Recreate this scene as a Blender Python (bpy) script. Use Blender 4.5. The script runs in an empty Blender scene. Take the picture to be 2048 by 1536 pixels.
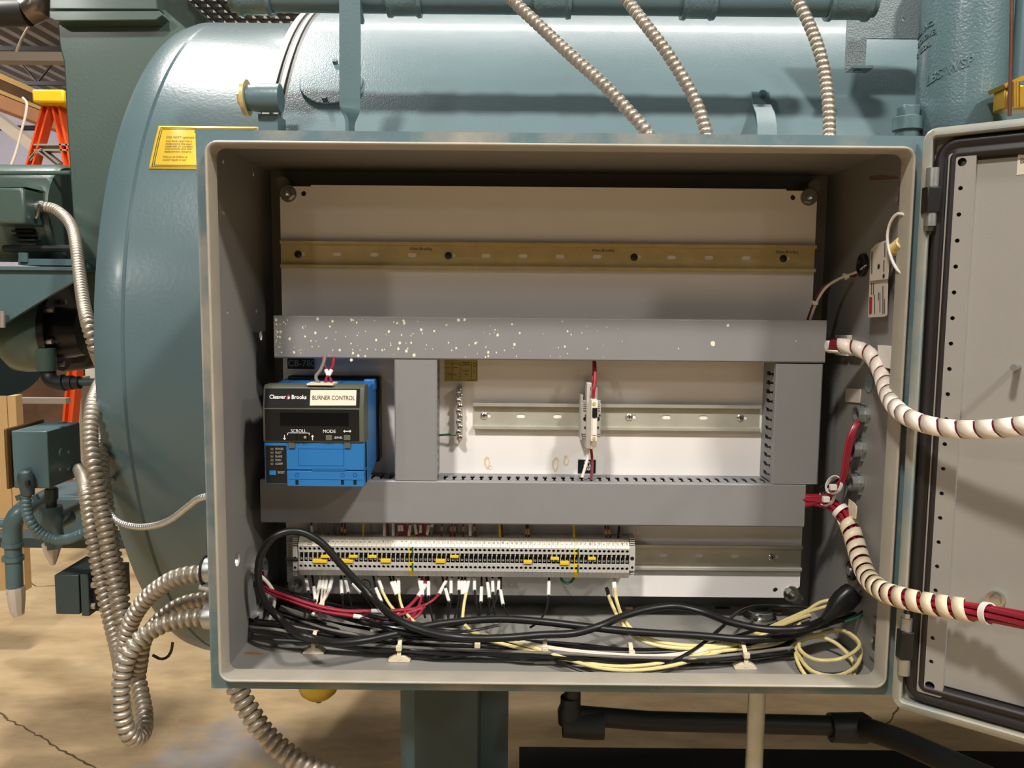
import bpy, math, random
from mathutils import Vector, Matrix
from mathutils.geometry import tessellate_polygon

scene = bpy.context.scene
C = scene.collection
random.seed(7)
PI = math.pi
V = Vector

# ------------------------------------------------------------------ camera
CAM = V((-0.04664, -0.88366, 0.12877))
YAW, PITCH, ROLL, FPX = -0.00122, -0.09955, 0.00893, 1650.0
_f = V((math.sin(YAW)*math.cos(PITCH), math.cos(YAW)*math.cos(PITCH), math.sin(PITCH)))
_r0 = V((math.cos(YAW), -math.sin(YAW), 0)); _u0 = _r0.cross(_f)
_r = _r0*math.cos(ROLL) + _u0*math.sin(ROLL)
_u = -_r0*math.sin(ROLL) + _u0*math.cos(ROLL)
cam_data = bpy.data.cameras.new('camera')
cam = bpy.data.objects.new('camera', cam_data); C.objects.link(cam)
cam_data.sensor_width = 36.0; cam_data.lens = FPX/2048*36.0
cam_data.clip_start = 0.02; cam_data.clip_end = 200
cam.matrix_world = Matrix(((_r.x, _u.x, -_f.x, CAM.x), (_r.y, _u.y, -_f.y, CAM.y), (_r.z, _u.z, -_f.z, CAM.z), (0, 0, 0, 1)))
scene.camera = cam

# ------------------------------------------------------------------ world, lamps, exposure
scene.view_settings.view_transform = 'Standard'
scene.view_settings.look = 'None'
scene.view_settings.gamma = 1.0
scene.view_settings.use_curve_mapping = False
scene.view_settings.exposure = -0.70
world = bpy.data.worlds.new('world'); scene.world = world
world.use_nodes = True
world.node_tree.nodes['Background'].inputs[0].default_value = (1.0, 0.88, 0.76, 1)
world.node_tree.nodes['Background'].inputs[1].default_value = 0.035

def lamp(name, loc, power, size, color=(1.0, 0.955, 0.90), target=(0, .1, 0)):
    d = bpy.data.lights.new(name, 'AREA'); d.shape = 'RECTANGLE'; d.size = size[0]; d.size_y = size[1]
    d.energy = power; d.color = color
    o = bpy.data.objects.new(name, d); C.objects.link(o); o.location = loc
    o.rotation_euler = (V(target)-V(loc)).to_track_quat('-Z', 'Y').to_euler()
    return o
# ceiling fixtures of the hall, in front of and above the boiler, and over the left bay
lamp('ceiling_lamp_front_left', (-1.00, -2.30, 3.05), 215, (.30, .30))
lamp('ceiling_lamp_front_right', (1.90, -2.30, 3.05), 205, (.30, .30))
lamp('ceiling_lamp_mid_right', (4.60, -4.00, 3.05), 90, (.4, .4))
lamp('ceiling_lamp_mid_left', (-4.40, -5.40, 3.05), 80, (.4, .4))
lamp('ceiling_lamp_hall_left', (-4.4, -14.0, 3.05), 45, (.6, .6))
lamp('ceiling_lamp_hall_right', (6.3, -14.0, 3.05), 45, (.6, .6))
lamp('ceiling_lamp_overhead', (-1.50, 1.45, 3.20), 190, (.45, .22), target=(-1.2, 1.2, -1))
lamp('ceiling_strip_lamp', (0.35, 2.60, 3.20), 85, (3.4, .25), target=(0.35, 2.2, -1))
lamp('ceiling_lamp_bay', (-4.2, 3.4, 3.05), 170, (.5, .5), target=(-3.6, 3.4, -1))

lamp('fill_light_back', (-8.5, 9.6, 3.25), 420, (.6, .6), target=(-8.5, 12.0, 0))  # unseen fill light added to brighten the far wall and roof deck

# ------------------------------------------------------------------ helpers
def ray(px, py):
    return _f + _r*((px-1024)/FPX) - _u*((py-768)/FPX)
def at(px, py, Y):
    d = ray(px, py); return CAM + d*((Y-CAM.y)/d.y)
def atX(px, py, X):
    d = ray(px, py); return CAM + d*((X-CAM.x)/d.x)
def atZ(px, py, Z):
    d = ray(px, py); return CAM + d*((Z-CAM.z)/d.z)

def lin(c):
    c = c/255.0
    return c/12.92 if c <= .04045 else ((c+.055)/1.055)**2.4
def rgb(t): return (lin(t[0]), lin(t[1]), lin(t[2]), 1)

MATS = {}
def mat(name, col, rough=.5, metal=0.0, bump=0.0, bscale=150, var=0.0, vscale=12, col2=None, thr=None, spec=.5, emit=0, coat=0, detail=3, alpha=1):
    m = bpy.data.materials.new(name); m.use_nodes = True
    nt = m.node_tree; b = nt.nodes['Principled BSDF']
    b.inputs['Base Color'].default_value = rgb(col)
    b.inputs['Roughness'].default_value = rough
    b.inputs['Metallic'].default_value = metal
    b.inputs['Specular IOR Level'].default_value = spec
    if coat: b.inputs['Coat Weight'].default_value = coat; b.inputs['Coat Roughness'].default_value = .12
    tc = None
    if var or bump or col2:
        tc = nt.nodes.new('ShaderNodeTexCoord')
        geo = nt.nodes.new('ShaderNodeNewGeometry')
    if var or col2:
        n = nt.nodes.new('ShaderNodeTexNoise'); n.inputs['Scale'].default_value = vscale; n.inputs['Detail'].default_value = 6
        n.inputs['Roughness'].default_value = .6
        nt.links.new(geo.outputs['Position'], n.inputs['Vector'])
        r = nt.nodes.new('ShaderNodeValToRGB')
        if col2:
            lo, hi = thr or (.45, .55)
            r.color_ramp.elements[0].position = lo; r.color_ramp.elements[1].position = hi
            r.color_ramp.elements[0].color = rgb(col); r.color_ramp.elements[1].color = rgb(col2)
        else:
            r.color_ramp.elements[0].position = .3; r.color_ramp.elements[1].position = .7
            a = rgb(col)
            r.color_ramp.elements[0].color = tuple(x*(1-var) for x in a[:3])+(1,)
            r.color_ramp.elements[1].color = tuple(min(1, x*(1+var)) for x in a[:3])+(1,)
        nt.links.new(n.outputs['Fac'], r.inputs[0]); nt.links.new(r.outputs[0], b.inputs['Base Color'])
    if bump:
        n2 = nt.nodes.new('ShaderNodeTexNoise'); n2.inputs['Scale'].default_value = bscale; n2.inputs['Detail'].default_value = detail
        nt.links.new(geo.outputs['Position'], n2.inputs['Vector'])
        bp = nt.nodes.new('ShaderNodeBump'); bp.inputs['Strength'].default_value = bump; bp.inputs['Distance'].default_value = .002
        nt.links.new(n2.outputs['Fac'], bp.inputs['Height']); nt.links.new(bp.outputs['Normal'], b.inputs['Normal'])
    if emit:
        b.inputs['Emission Color'].default_value = rgb(col); b.inputs['Emission Strength'].default_value = emit
    MATS[name] = m
    return m

M_BOIL = mat('boiler_paint', (104, 124, 128), .29, bump=.26, bscale=420, var=.06, vscale=5, coat=.2)
M_HEAD = mat('boiler_head_paint', (86, 106, 110), .27, bump=.14, bscale=160, var=.08, vscale=4, coat=.15)
M_TEAL = mat('teal_machine_paint', (84, 108, 112), .36, bump=.10, bscale=220, var=.06, vscale=8)
M_TEALG = mat('green_machine_paint', (74, 92, 84), .34, bump=.14, bscale=130, var=.05, vscale=6, coat=.2)
M_TEALD = mat('dark_teal_paint', (58, 74, 76), .45, bump=.06, bscale=150, var=.08)
M_CAST = mat('painted_casting', (90, 114, 118), .32, bump=.5, bscale=260, var=.06, vscale=9, coat=.2)
M_PLATE = mat('hammered_plate', (116, 130, 132), .30, bump=.7, bscale=380, var=.05, coat=.3)
M_BOX = mat('grey_enclosure_paint', (134, 132, 128), .5, bump=.05, bscale=350, var=.03, vscale=20)
M_BOXF = mat('box_floor_paint', (142, 139, 133), .5, bump=.05, bscale=350, col2=(150, 105, 45), thr=(.66, .76), vscale=14)
M_FLANGE = mat('oversprayed_flange', (92, 116, 122), .42, bump=.06, bscale=300, col2=(164, 156, 142), thr=(.46, .70), vscale=7)
M_RING = mat('flange_ring_paint', (138, 142, 132), .4, bump=.06, var=.08, vscale=10)
M_LIP = mat('lip_paint', (168, 161, 147), .42, bump=.04, var=.08, vscale=25)
M_DOOR = mat('door_inner_paint', (150, 146, 139), .48, bump=.05, bscale=500, var=.03, vscale=6)
M_DOORRIM = mat('door_rim_paint', (118, 132, 134), .42, col2=(160, 152, 132), thr=(.35, .65), vscale=10)
M_GASKET = mat('black_gasket', (26, 20, 20), .5, bump=.05)
M_PANEL = mat('white_panel_enamel', (236, 231, 226), .35, bump=.03, bscale=300, var=.01)
M_DUCT = mat('grey_duct_pvc', (134, 133, 133), .42, bump=.02, bscale=300, var=.02, vscale=30)
M_BRASS = mat('yellow_zinc', (204, 184, 130), .30, metal=.2, bump=.04, bscale=60, var=.10, vscale=40)
M_ZINC = mat('zinc_rail', (190, 187, 172), .32, metal=.35, bump=.03, var=.08, vscale=40)
M_STEEL = mat('bright_steel', (205, 205, 202), .22, metal=1.0)
M_GALV = mat('galvanised_flex', (172, 163, 148), .42, metal=.6, bump=.05, bscale=200, var=.12, vscale=60)
M_GALVG = mat('galvanised_fitting', (176, 178, 176), .38, metal=.85, bump=.15, bscale=120, var=.1, vscale=40)
M_ARMOUR = mat('silver_armour', (214, 212, 206), .28, metal=.7)
M_BLUE = mat('blue_plastic', (38, 112, 176), .38)
M_BLUED = mat('dark_blue_plastic', (30, 90, 140), .4)
M_BLACKP = mat('black_plastic', (22, 22, 22), .35)
M_BLACKM = mat('black_faceplate', (27, 27, 26), .28)
M_OLIVE = mat('olive_bezel', (86, 88, 74), .45)
M_OLIVEB = mat('olive_button', (92, 98, 76), .5)
M_CREAM = mat('cream_label', (222, 214, 194), .5)
M_WHITE = mat('white_plastic', (232, 228, 220), .4)
M_WHITED = mat('white_wrap', (236, 224, 210), .38)
M_CREAMWRAP = mat('aged_wrap', (228, 212, 182), .4, var=.04, vscale=60)
M_TERM = mat('terminal_grey', (190, 186, 178), .45)
M_TERMD = mat('terminal_dark', (16, 16, 16), .5)
M_MARK = mat('marker_cream', (240, 232, 212), .45)
M_YEL = mat('yellow_jumper', (232, 196, 40), .4)
M_GRN = mat('green_plastic', (34, 92, 62), .4)
M_WBLK = mat('wire_black', (20, 20, 20), .25)
M_CORD = mat('cord_black', (24, 24, 24), .38)
M_WRED = mat('wire_red', (150, 30, 50), .35)
M_WYEL = mat('wire_cream', (232, 214, 150), .4)
M_WWHT = mat('wire_white', (226, 216, 200), .4)
M_WGRN = mat('wire_green', (20, 96, 60), .4)
M_WGRY = mat('wire_grey', (120, 116, 108), .3)
M_STICK = mat('yellow_sticker', (226, 190, 62), .4, var=.05, vscale=30)
M_INK = mat('dark_ink', (40, 36, 26), .6)
M_INKW = mat('white_ink', (236, 234, 228), .6)
M_INKG = mat('faded_ink', (120, 112, 70), .6)
M_RED = mat('red_print', (170, 30, 40), .5)
M_BRASSV = mat('valve_brass', (206, 160, 62), .3, metal=.8, var=.1, vscale=30)
M_COPPER = mat('copper_rod', (120, 82, 70), .35, metal=.6)
M_DARK = mat('dark_metal', (36, 36, 34), .45, var=.1)
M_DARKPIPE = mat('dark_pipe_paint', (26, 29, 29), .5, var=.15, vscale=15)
M_WOOD = mat('pale_timber', (214, 176, 112), .6, bump=.05, var=.1, vscale=9)
M_WOODP = mat('timber_pink', (196, 142, 104), .6, var=.1, vscale=9)
M_PLY = mat('plywood', (214, 178, 124), .6, var=.07, vscale=7)
M_ORANGE = mat('orange_fibreglass', (232, 88, 34), .45, var=.04)
M_CAPY = mat('yellow_cap', (232, 190, 24), .45)
M_ALU = mat('aluminium', (190, 182, 170), .4, metal=.6)
M_WALL = mat('far_wall_paint', (176, 172, 184), .8, var=.03)
M_DECK = mat('roof_deck_paint', (150, 145, 140), .7, var=.1)
M_JOIST = mat('joist_paint', (40, 38, 38), .7)
M_BEAM = mat('pale_beam', (176, 164, 148), .6)
M_BROWN = mat('brown_board', (92, 66, 46), .8, var=.25, vscale=6)
M_TAPE = mat('paper_tape', (206, 194, 180), .8, bump=.3, bscale=60, var=.06, vscale=30)
M_YELBALL = mat('yellow_lacquer', (170, 140, 24), .35, var=.15)
M_CONC = None

class MB:
    """collects shapes, links them as one mesh object"""
    def __init__(s): s.v = []; s.f = []
    def add(s, vs, fs, M=None):
        n = len(s.v)
        s.v += [(M @ V(p)) if M else V(p) for p in vs]
        s.f += [tuple(i+n for i in q) for q in fs]
        return s
    def box(s, x0, x1, y0, y1, z0, z1, M=None):
        vs = [(x, y, z) for z in (z0, z1) for y in (y0, y1) for x in (x0, x1)]
        return s.add(vs, [(0, 2, 3, 1), (4, 5, 7, 6), (0, 1, 5, 4), (2, 6, 7, 3), (0, 4, 6, 2), (1, 3, 7, 5)], M)
    def cyl(s, p0, p1, r0, r1=None, n=16, cap=True):
        p0 = V(p0); p1 = V(p1); r1 = r0 if r1 is None else r1
        d = (p1-p0).normalized(); a = d.orthogonal().normalized(); b = d.cross(a)
        vs = []
        for p, r in ((p0, r0), (p1, r1)):
            vs += [p+(a*math.cos(2*PI*k/n)+b*math.sin(2*PI*k/n))*r for k in range(n)]
        fs = [(k, (k+1) % n, n+(k+1) % n, n+k) for k in range(n)]
        if cap: fs += [tuple(range(n))[::-1], tuple(range(n, 2*n))]
        return s.add(vs, fs)
    def hexa(s, p0, p1, r): return s.cyl(p0, p1, r, n=6)
    def lathe(s, prof, o, axis, n=32, a0=0.0, a1=2*PI):
        """prof: list of (t along axis, radius)"""
        o = V(o); d = V(axis).normalized(); a = d.orthogonal().normalized(); b = d.cross(a)
        full = abs(a1-a0-2*PI) < 1e-6; m = n if full else n+1
        vs = []
        for t, r in prof:
            vs += [o+d*t+(a*math.cos(a0+(a1-a0)*k/n)+b*math.sin(a0+(a1-a0)*k/n))*r for k in range(m)]
        fs = []
        for i in range(len(prof)-1):
            for k in range(n):
                k2 = (k+1) % m
                fs.append((i*m+k, i*m+k2, (i+1)*m+k2, (i+1)*m+k))
        return s.add(vs, fs)
    def prism(s, poly, d, M=None):
        """poly: 3d points of a planar outline, extruded by vector d"""
        n = len(poly); d = V(d)
        vs = [V(p) for p in poly]+[V(p)+d for p in poly]
        fs = [tuple(range(n)), tuple(range(n, 2*n))[::-1]]+[(k, n+k, n+(k+1) % n, (k+1) % n) for k in range(n)]
        return s.add(vs, fs, M)
    def plate(s, outer, holes, o, ux, uz, th):
        """flat plate with real holes: loops of 2d points in (ux,uz), thickness vector th"""
        o = V(o); ux = V(ux); uz = V(uz); th = V(th)
        loops = [outer]+holes
        tri = tessellate_polygon([[V((p[0], p[1], 0)) for p in L] for L in loops])
        flat = [p for L in loops for p in L]; n = len(flat)
        vs = [o+ux*p[0]+uz*p[1] for p in flat]; vs += [p+th for p in vs]
        fs = [tuple(t) for t in tri]+[tuple(i+n for i in t)[::-1] for t in tri]
        k0 = 0
        for L in loops:
            m = len(L)
            fs += [(k0+i, k0+(i+1) % m, n+k0+(i+1) % m, n+k0+i) for i in range(m)]
            k0 += m
        return s.add(vs, fs)
    def tube(s, path, r, n=8, cap=True):
        """path: list of points, r: radius or list"""
        P = [V(p) for p in path]; N = len(P)
        rr = r if isinstance(r, (list, tuple)) else [r]*N
        t0 = (P[1]-P[0]).normalized(); a = t0.orthogonal().normalized()
        vs = []
        for i in range(N):
            t = (P[min(i+1, N-1)]-P[max(i-1, 0)]).normalized()
            a = (a-t*a.dot(t))
            a = a.normalized() if a.length > 1e-9 else t.orthogonal().normalized()
            b = t.cross(a)
            vs += [P[i]+(a*math.cos(2*PI*k/n)+b*math.sin(2*PI*k/n))*rr[i] for k in range(n)]
        fs = [(i*n+k, i*n+(k+1) % n, (i+1)*n+(k+1) % n, (i+1)*n+k) for i in range(N-1) for k in range(n)]
        if cap: fs += [tuple(range(n))[::-1], tuple(range((N-1)*n, N*n))]
        return s.add(vs, fs)
    def build(s, name, m, parent=None, bevel=0, seg=2, smooth=True, ang=40):
        lo = V((min(p[i] for p in s.v) for i in range(3))); hi = V((max(p[i] for p in s.v) for i in range(3)))
        c = (lo+hi)/2
        me = bpy.data.meshes.new(name)
        me.from_pydata([p-c for p in s.v], [], s.f)
        me.validate(); me.update()
        import bmesh
        bm = bmesh.new(); bm.from_mesh(me); bmesh.ops.recalc_face_normals(bm, faces=bm.faces); bm.to_mesh(me); bm.free()
        if smooth:
            me.polygons.foreach_set('use_smooth', [True]*len(me.polygons))
            me.set_sharp_from_angle(angle=math.radians(ang))
        me.materials.append(m)
        o = bpy.data.objects.new(name, me); C.objects.link(o)
        place(o, c, parent)
        if bevel:
            bv = o.modifiers.new('bevel', 'BEVEL'); bv.width = bevel; bv.segments = seg; bv.limit_method = 'ANGLE'; bv.harden_normals = False
        return o

WL = {}
def place(o, world, parent=None):
    WL[o.name] = V(world)
    if parent:
        o.parent = parent; o.location = V(world)-WL[parent.name]
    else:
        o.location = world
def tag(o, label=None, cat=None, group=None, kind=None):
    if label: o['label'] = label
    if cat: o['category'] = cat
    if group: o['group'] = group
    if kind: o['kind'] = kind
    return o
def thing(name, label, cat, loc, group=None):
    o = bpy.data.objects.new(name, None); C.objects.link(o); o.empty_display_size = .02
    place(o, V(loc)); return tag(o, label, cat, group)

def crv(pts, step=.004):
    """Catmull-Rom through points, resampled evenly"""
    P = [V(p) for p in pts]
    if len(P) == 2: Q = [P[0].lerp(P[1], t/8) for t in range(9)]
    else:
        Q = []
        E = [P[0]*2-P[1]]+P+[P[-1]*2-P[-2]]
        for i in range(1, len(E)-2):
            p0, p1, p2, p3 = E[i-1:i+3]
            k = max(4, int((p2-p1).length/step)+1)
            d01 = max((p1-p0).length, 1e-6)**.5; d12 = max((p2-p1).length, 1e-6)**.5; d23 = max((p3-p2).length, 1e-6)**.5
            m1 = (p1-p0)/d01-(p2-p0)/(d01+d12)+(p2-p1)/d12
            m2 = (p2-p1)/d12-(p3-p1)/(d12+d23)+(p3-p2)/d23
            m1 *= d12; m2 *= d12
            for j in range(k):
                t = j/k
                Q.append(p1*(2*t**3-3*t*t+1)+m1*(t**3-2*t*t+t)+p2*(-2*t**3+3*t*t)+m2*(t**3-t*t))
        Q.append(P[-1])
    out = [Q[0]]; acc = 0.0
    for a, b in zip(Q, Q[1:]):
        L = (b-a).length
        while L > 0 and acc+L >= step:
            a = a.lerp(b, (step-acc)/L); out.append(a.copy()); L = (b-a).length; acc = 0.0
        acc += L
    if (out[-1]-Q[-1]).length > step*.3: out.append(Q[-1])
    return out
def flex(mb, pts, r, pitch=.0085, depth=.14, n=18, k=8, fl=.55):
    """corrugated conduit"""
    step = pitch/k; Q = crv(pts, step)
    rr = []
    for i in range(len(Q)):
        ph = (i % k)/k
        w = math.cos(2*PI*ph)
        rr.append(r*(1-depth*max(0.0, (w+.3)/1.3)**1.6))
    return mb.tube(Q, rr, n)
def wire(name, pts, r, m, label, cat='wire', group=None, parent=None, n=8, step=.005):
    mb = MB(); mb.tube(crv(pts, step), r, n)
    o = mb.build(name, m, parent)
    if not parent: tag(o, label, cat, group)
    return o

def text(parent, s, o, ux, uz, h, m, name='lettering', align='CENTER', depth=.0, wrap=None, sx=1.0, bold=False, off=0):
    """flat lettering mesh: baseline-centre at o, reading direction ux, up uz, capital height h"""
    cu = bpy.data.curves.new('t', 'FONT'); cu.body = s; cu.size = 1.0; cu.align_x = align; cu.align_y = 'CENTER'
    cu.extrude = 0.0; cu.offset = off; cu.resolution_u = 3
    to = bpy.data.objects.new('t', cu)
    me0 = bpy.data.meshes.new_from_object(to)
    k = h/.70
    mb = MB(); ux = V(ux).normalized(); uz = V(uz).normalized(); o = V(o)
    nrm = ux.cross(uz)
    if wrap: vs = [wrap(v.co.x*k*sx, v.co.y*k) for v in me0.vertices]
    else: vs = [o+ux*(v.co.x*k*sx)+uz*(v.co.y*k)+nrm*depth for v in me0.vertices]
    fs = [tuple(p.vertices) for p in me0.polygons]
    bpy.data.objects.remove(to); bpy.data.curves.remove(cu); bpy.data.meshes.remove(me0)
    if not fs: return None
    mb.add(vs, fs)
    return mb.build(name, m, parent, smooth=False)

def circle2(cx, cz, r, n=12): return [(cx+r*math.cos(2*PI*k/n), cz+r*math.sin(2*PI*k/n)) for k in range(n)]
def slot2(cx, cz, w, h, n=5):
    r = h/2; q = []
    for k in range(n+1): a = -PI/2+PI*k/n; q.append((cx+w/2-r+r*math.cos(a), cz+r*math.sin(a)))
    for k in range(n+1): a = PI/2+PI*k/n; q.append((cx-w/2+r+r*math.cos(a), cz+r*math.sin(a)))
    return q
def rect2(x0, x1, z0, z1): return [(x0, z0), (x1, z0), (x1, z1), (x0, z1)]
def rrect2(x0, x1, z0, z1, r, n=4):
    q = []
    for cx, cz, a in ((x1-r, z1-r, 0), (x0+r, z1-r, PI/2), (x0+r, z0+r, PI), (x1-r, z0+r, 1.5*PI)):
        for k in range(n+1): q.append((cx+r*math.cos(a+PI/2*k/n), cz+r*math.sin(a+PI/2*k/n)))
    return q
def dup(root, loc, label=None, group=None):
    r = root.copy(); C.objects.link(r); WL[r.name] = V(loc)
    if root.parent is None: r.location = loc
    if label: r['label'] = label
    if group: r['group'] = group
    for ch in list(root.children):
        c = ch.copy(); C.objects.link(c); c.parent = r
        WL[c.name] = V(loc)+c.location
        for g in ch.children:
            d = g.copy(); C.objects.link(d); d.parent = c; WL[d.name] = WL[c.name]+d.location
    return r
X1, Y1, Z1 = V((1, 0, 0)), V((0, 1, 0)), V((0, 0, 1))
# ================================================================== setting
FZ = -1.15
def conc():
    m = bpy.data.materials.new('stained_concrete'); m.use_nodes = True; nt = m.node_tree; b = nt.nodes['Principled BSDF']
    b.inputs['Roughness'].default_value = .62
    geo = nt.nodes.new('ShaderNodeNewGeometry')
    n = nt.nodes.new('ShaderNodeTexNoise'); n.inputs['Scale'].default_value = 2.2; n.inputs['Detail'].default_value = 9; n.inputs['Roughness'].default_value = .65
    mp = nt.nodes.new('ShaderNodeMapping'); mp.inputs['Scale'].default_value = (1, 2.2, 1)
    nt.links.new(geo.outputs['Position'], mp.inputs[0]); nt.links.new(mp.outputs[0], n.inputs['Vector'])
    r = nt.nodes.new('ShaderNodeValToRGB'); e = r.color_ramp.elements
    e[0].position = .3; e[0].color = rgb((148, 124, 90)); e[1].position = .68; e[1].color = rgb((202, 178, 138))
    x = e.new(.48); x.color = rgb((180, 154, 114))
    nt.links.new(n.outputs['Fac'], r.inputs[0])
    # blue paint residue with a ragged outline
    sc = at(430, 1500, .5); pc = atZ(440, 1495, FZ)
    vm = nt.nodes.new('ShaderNodeVectorMath'); vm.operation = 'DISTANCE'; vm.inputs[1].default_value = (pc.x, pc.y, FZ)
    nt.links.new(geo.outputs['Position'], vm.inputs[0])
    n2 = nt.nodes.new('ShaderNodeTexNoise'); n2.inputs['Scale'].default_value = 9; n2.inputs['Detail'].default_value = 5
    nt.links.new(geo.outputs['Position'], n2.inputs['Vector'])
    ma = nt.nodes.new('ShaderNodeMath'); ma.operation = 'MULTIPLY_ADD'; ma.inputs[1].default_value = .55
    nt.links.new(n2.outputs['Fac'], ma.inputs[0]); nt.links.new(vm.outputs['Value'], ma.inputs[2])
    r2 = nt.nodes.new('ShaderNodeValToRGB'); r2.color_ramp.elements[0].position = .33; r2.color_ramp.elements[1].position = .47
    r2.color_ramp.elements[0].color = (.6, .6, .6, 1); r2.color_ramp.elements[1].color = (0, 0, 0, 1)
    nt.links.new(ma.outputs[0], r2.inputs[0])
    mx = nt.nodes.new('ShaderNodeMix'); mx.data_type = 'RGBA'
    nt.links.new(r2.outputs[0], mx.inputs[0]); nt.links.new(r.outputs[0], mx.inputs[6]); mx.inputs[7].default_value = rgb((140, 146, 160))
    nt.links.new(mx.outputs[2], b.inputs['Base Color'])
    n3 = nt.nodes.new('ShaderNodeTexNoise'); n3.inputs['Scale'].default_value = 60; n3.inputs['Detail'].default_value = 4
    nt.links.new(geo.outputs['Position'], n3.inputs['Vector'])
    bp = nt.nodes.new('ShaderNodeBump'); bp.inputs['Strength'].default_value = .25; bp.inputs['Distance'].default_value = .004
    nt.links.new(n3.outputs['Fac'], bp.inputs['Height']); nt.links.new(bp.outputs['Normal'], b.inputs['Normal'])
    return m
M_CONC = conc()
M_CRACK = mat('crack_dark', (92, 72, 50), .9)
floor = tag(MB().box(-16, 8, -8, 14.2, FZ-.1, FZ).build('floor', M_CONC, smooth=False), kind='structure')
def crack(pxs, w):
    mb = MB(); pts = [atZ(x, y, FZ) for x, y in pxs]; Q = []
    for a, b in zip(pts, pts[1:]):
        for k in range(5): Q.append(a.lerp(b, k/5)+V((random.uniform(-1, 1), random.uniform(-1, 1), 0))*w*1.2)
    Q.append(pts[-1]); n = len(Q); vs = []
    for i, q in enumerate(Q):
        d = (Q[min(i+1, n-1)]-Q[max(i-1, 0)]); s = V((-d.y, d.x, 0)).normalized()*w*random.uniform(.4, 1)
        vs += [q+s+V((0, 0, .0008)), q-s+V((0, 0, .0008))]
    mb.add(vs, [(2*i, 2*i+1, 2*i+3, 2*i+2) for i in range(n-1)])
    mb.build('crack', M_CRACK, floor, smooth=False)
crack([(0, 1423), (20, 1440), (60, 1462), (95, 1480), (120, 1500), (160, 1520), (190, 1536), (240, 1565)], .004)
crack([(0, 1122), (40, 1150), (75, 1172), (130, 1171)], .005)
crack([(1808, 1402), (1790, 1425), (1782, 1440), (1765, 1456)], .003)
tag(MB().box(-16, 3, 14, 14.2, FZ, 3.7).build('wall_back', M_WALL, smooth=False), kind='structure')
tag(MB().box(-12.2, -12, 2, 14, FZ, 3.7).build('wall_left', M_WALL, smooth=False), kind='structure')
mb = MB(); x = -12.0; prof = []
while x < -1.0:
    prof += [(x, 3.62), (x+.10, 3.62), (x+.13, 3.70), (x+.23, 3.70)]; x += .26
n = len(prof); vs = [V((p[0], 3.2, p[1])) for p in prof]+[V((p[0], 14.0, p[1])) for p in prof]
mb.add(vs, [(i, i+1, n+i+1, n+i) for i in range(n-1)])
tag(mb.build('ceiling', M_DECK, smooth=False), kind='structure')
for j, yy in enumerate((5.6, 8.2, 11.0)):
    t = thing('roof_joist', 'black open-web roof joist %s under the ribbed deck' % ('nearest to the ladder', 'in the middle', 'farthest away')[j], 'joist', (-6, yy, 3.1), 'open-web roof joists')
    MB().box(-11.9, -1.2, yy-.03, yy+.03, 3.54, 3.60).build('chord', M_JOIST, t); MB().box(-11.9, -1.2, yy-.03, yy+.03, 3.08, 3.13).build('chord', M_JOIST, t)
    for k in range(14):
        x = -11.6+k*.75
        MB().tube([(x, yy, 3.55), (x+.37, yy, 3.12)], .014, 6).build('web_bar', M_JOIST, t); MB().tube([(x+.37, yy, 3.12), (x+.74, yy, 3.55)], .014, 6).build('web_bar', M_JOIST, t)
a = at(-60, 113, 7.0)
tag(MB().box(a.x, a.x+3.6, 6.95, 7.1, a.z-.045, a.z+.035).build('steel_beam', M_BEAM), 'pale painted steel beam crossing below the dark roof deck', 'beam')
# round duct with faceted elbow
t = thing('vent_duct', 'dark round vent duct with faceted elbow under the roof', 'duct', at(30, 40, 4.2))
MB().tube([at(-60, 24, 4.2), at(20, 24, 4.2), at(55, 22, 4.2)], .085, 20).build('pipe_section', M_DARK, t)
MB().tube([at(55, 22, 4.2), at(72, 14, 4.2), at(78, -10, 4.2), at(78, -40, 4.2)], [.085, .092, .085, .085], 10).build('elbow', mat('duct_bright', (120, 112, 104), .25, metal=.9), t)
wire('hanging_cable', [at(62, 45, 4.4), at(45, 75, 4.4), at(36, 95, 4.4), at(33, 104, 4.4)], .008, M_BEAM, 'pale cable hanging from the dark round vent duct', 'cable')
# timber mezzanine edge
t = thing('timber_platform', 'pale timber platform edge running back behind the orange ladder', 'platform', at(0, 200, 3.2))
def beamY(p_top, p_bot, Ys, xw, name, m, y1=7.5):
    a = at(p_top[0], p_top[1], Ys); b = at(p_bot[0], p_bot[1], Ys)
    return MB().box(a.x-xw, a.x, Ys-1.2, y1, b.z, a.z).build(name, m, t)
beamY((0, 146), (0, 158), 3.2, .09, 'top_rail', M_WOOD)
beamY((0, 158), (0, 178), 3.2, .02, 'side_board', M_BROWN)
beamY((0, 178), (0, 187), 3.2, .09, 'bottom_rail', M_WOOD)
beamY((0, 189), (0, 217), 3.2, .045, 'rim_joist', M_WOODP)
for q in ((48, 186), (66, 197)):
    a = at(q[0], q[1], 3.9); MB().box(a.x-.02, a.x+.02, 3.85, 3.93, a.z-.03, a.z+.03).build('block', M_WOOD, t)
tag(MB().tube([at(-10, 234, 5), at(85, 305, 5)], .05, 4).build('steel_brace', M_BEAM), 'sloping steel brace below the timber platform', 'brace')
MBk = MB(); MBk.tube([at(-30, 256, 6), at(150, 256, 6)], .02, 6)
tag(MBk.build('pipe_rail', M_JOIST), 'thin black pipe running along the far lavender wall', 'pipe')
wire('hanging_rope', [at(45, 195, 3.1), at(53, 205, 3.1), at(52, 225, 3.1), at(42, 265, 3.1), at(30, 310, 3.1), at(22, 332, 3.1), at(18, 350, 3.1)], .006, M_WWHT, 'white rope dangling from the timber platform beside the ladder', 'rope')
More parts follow.
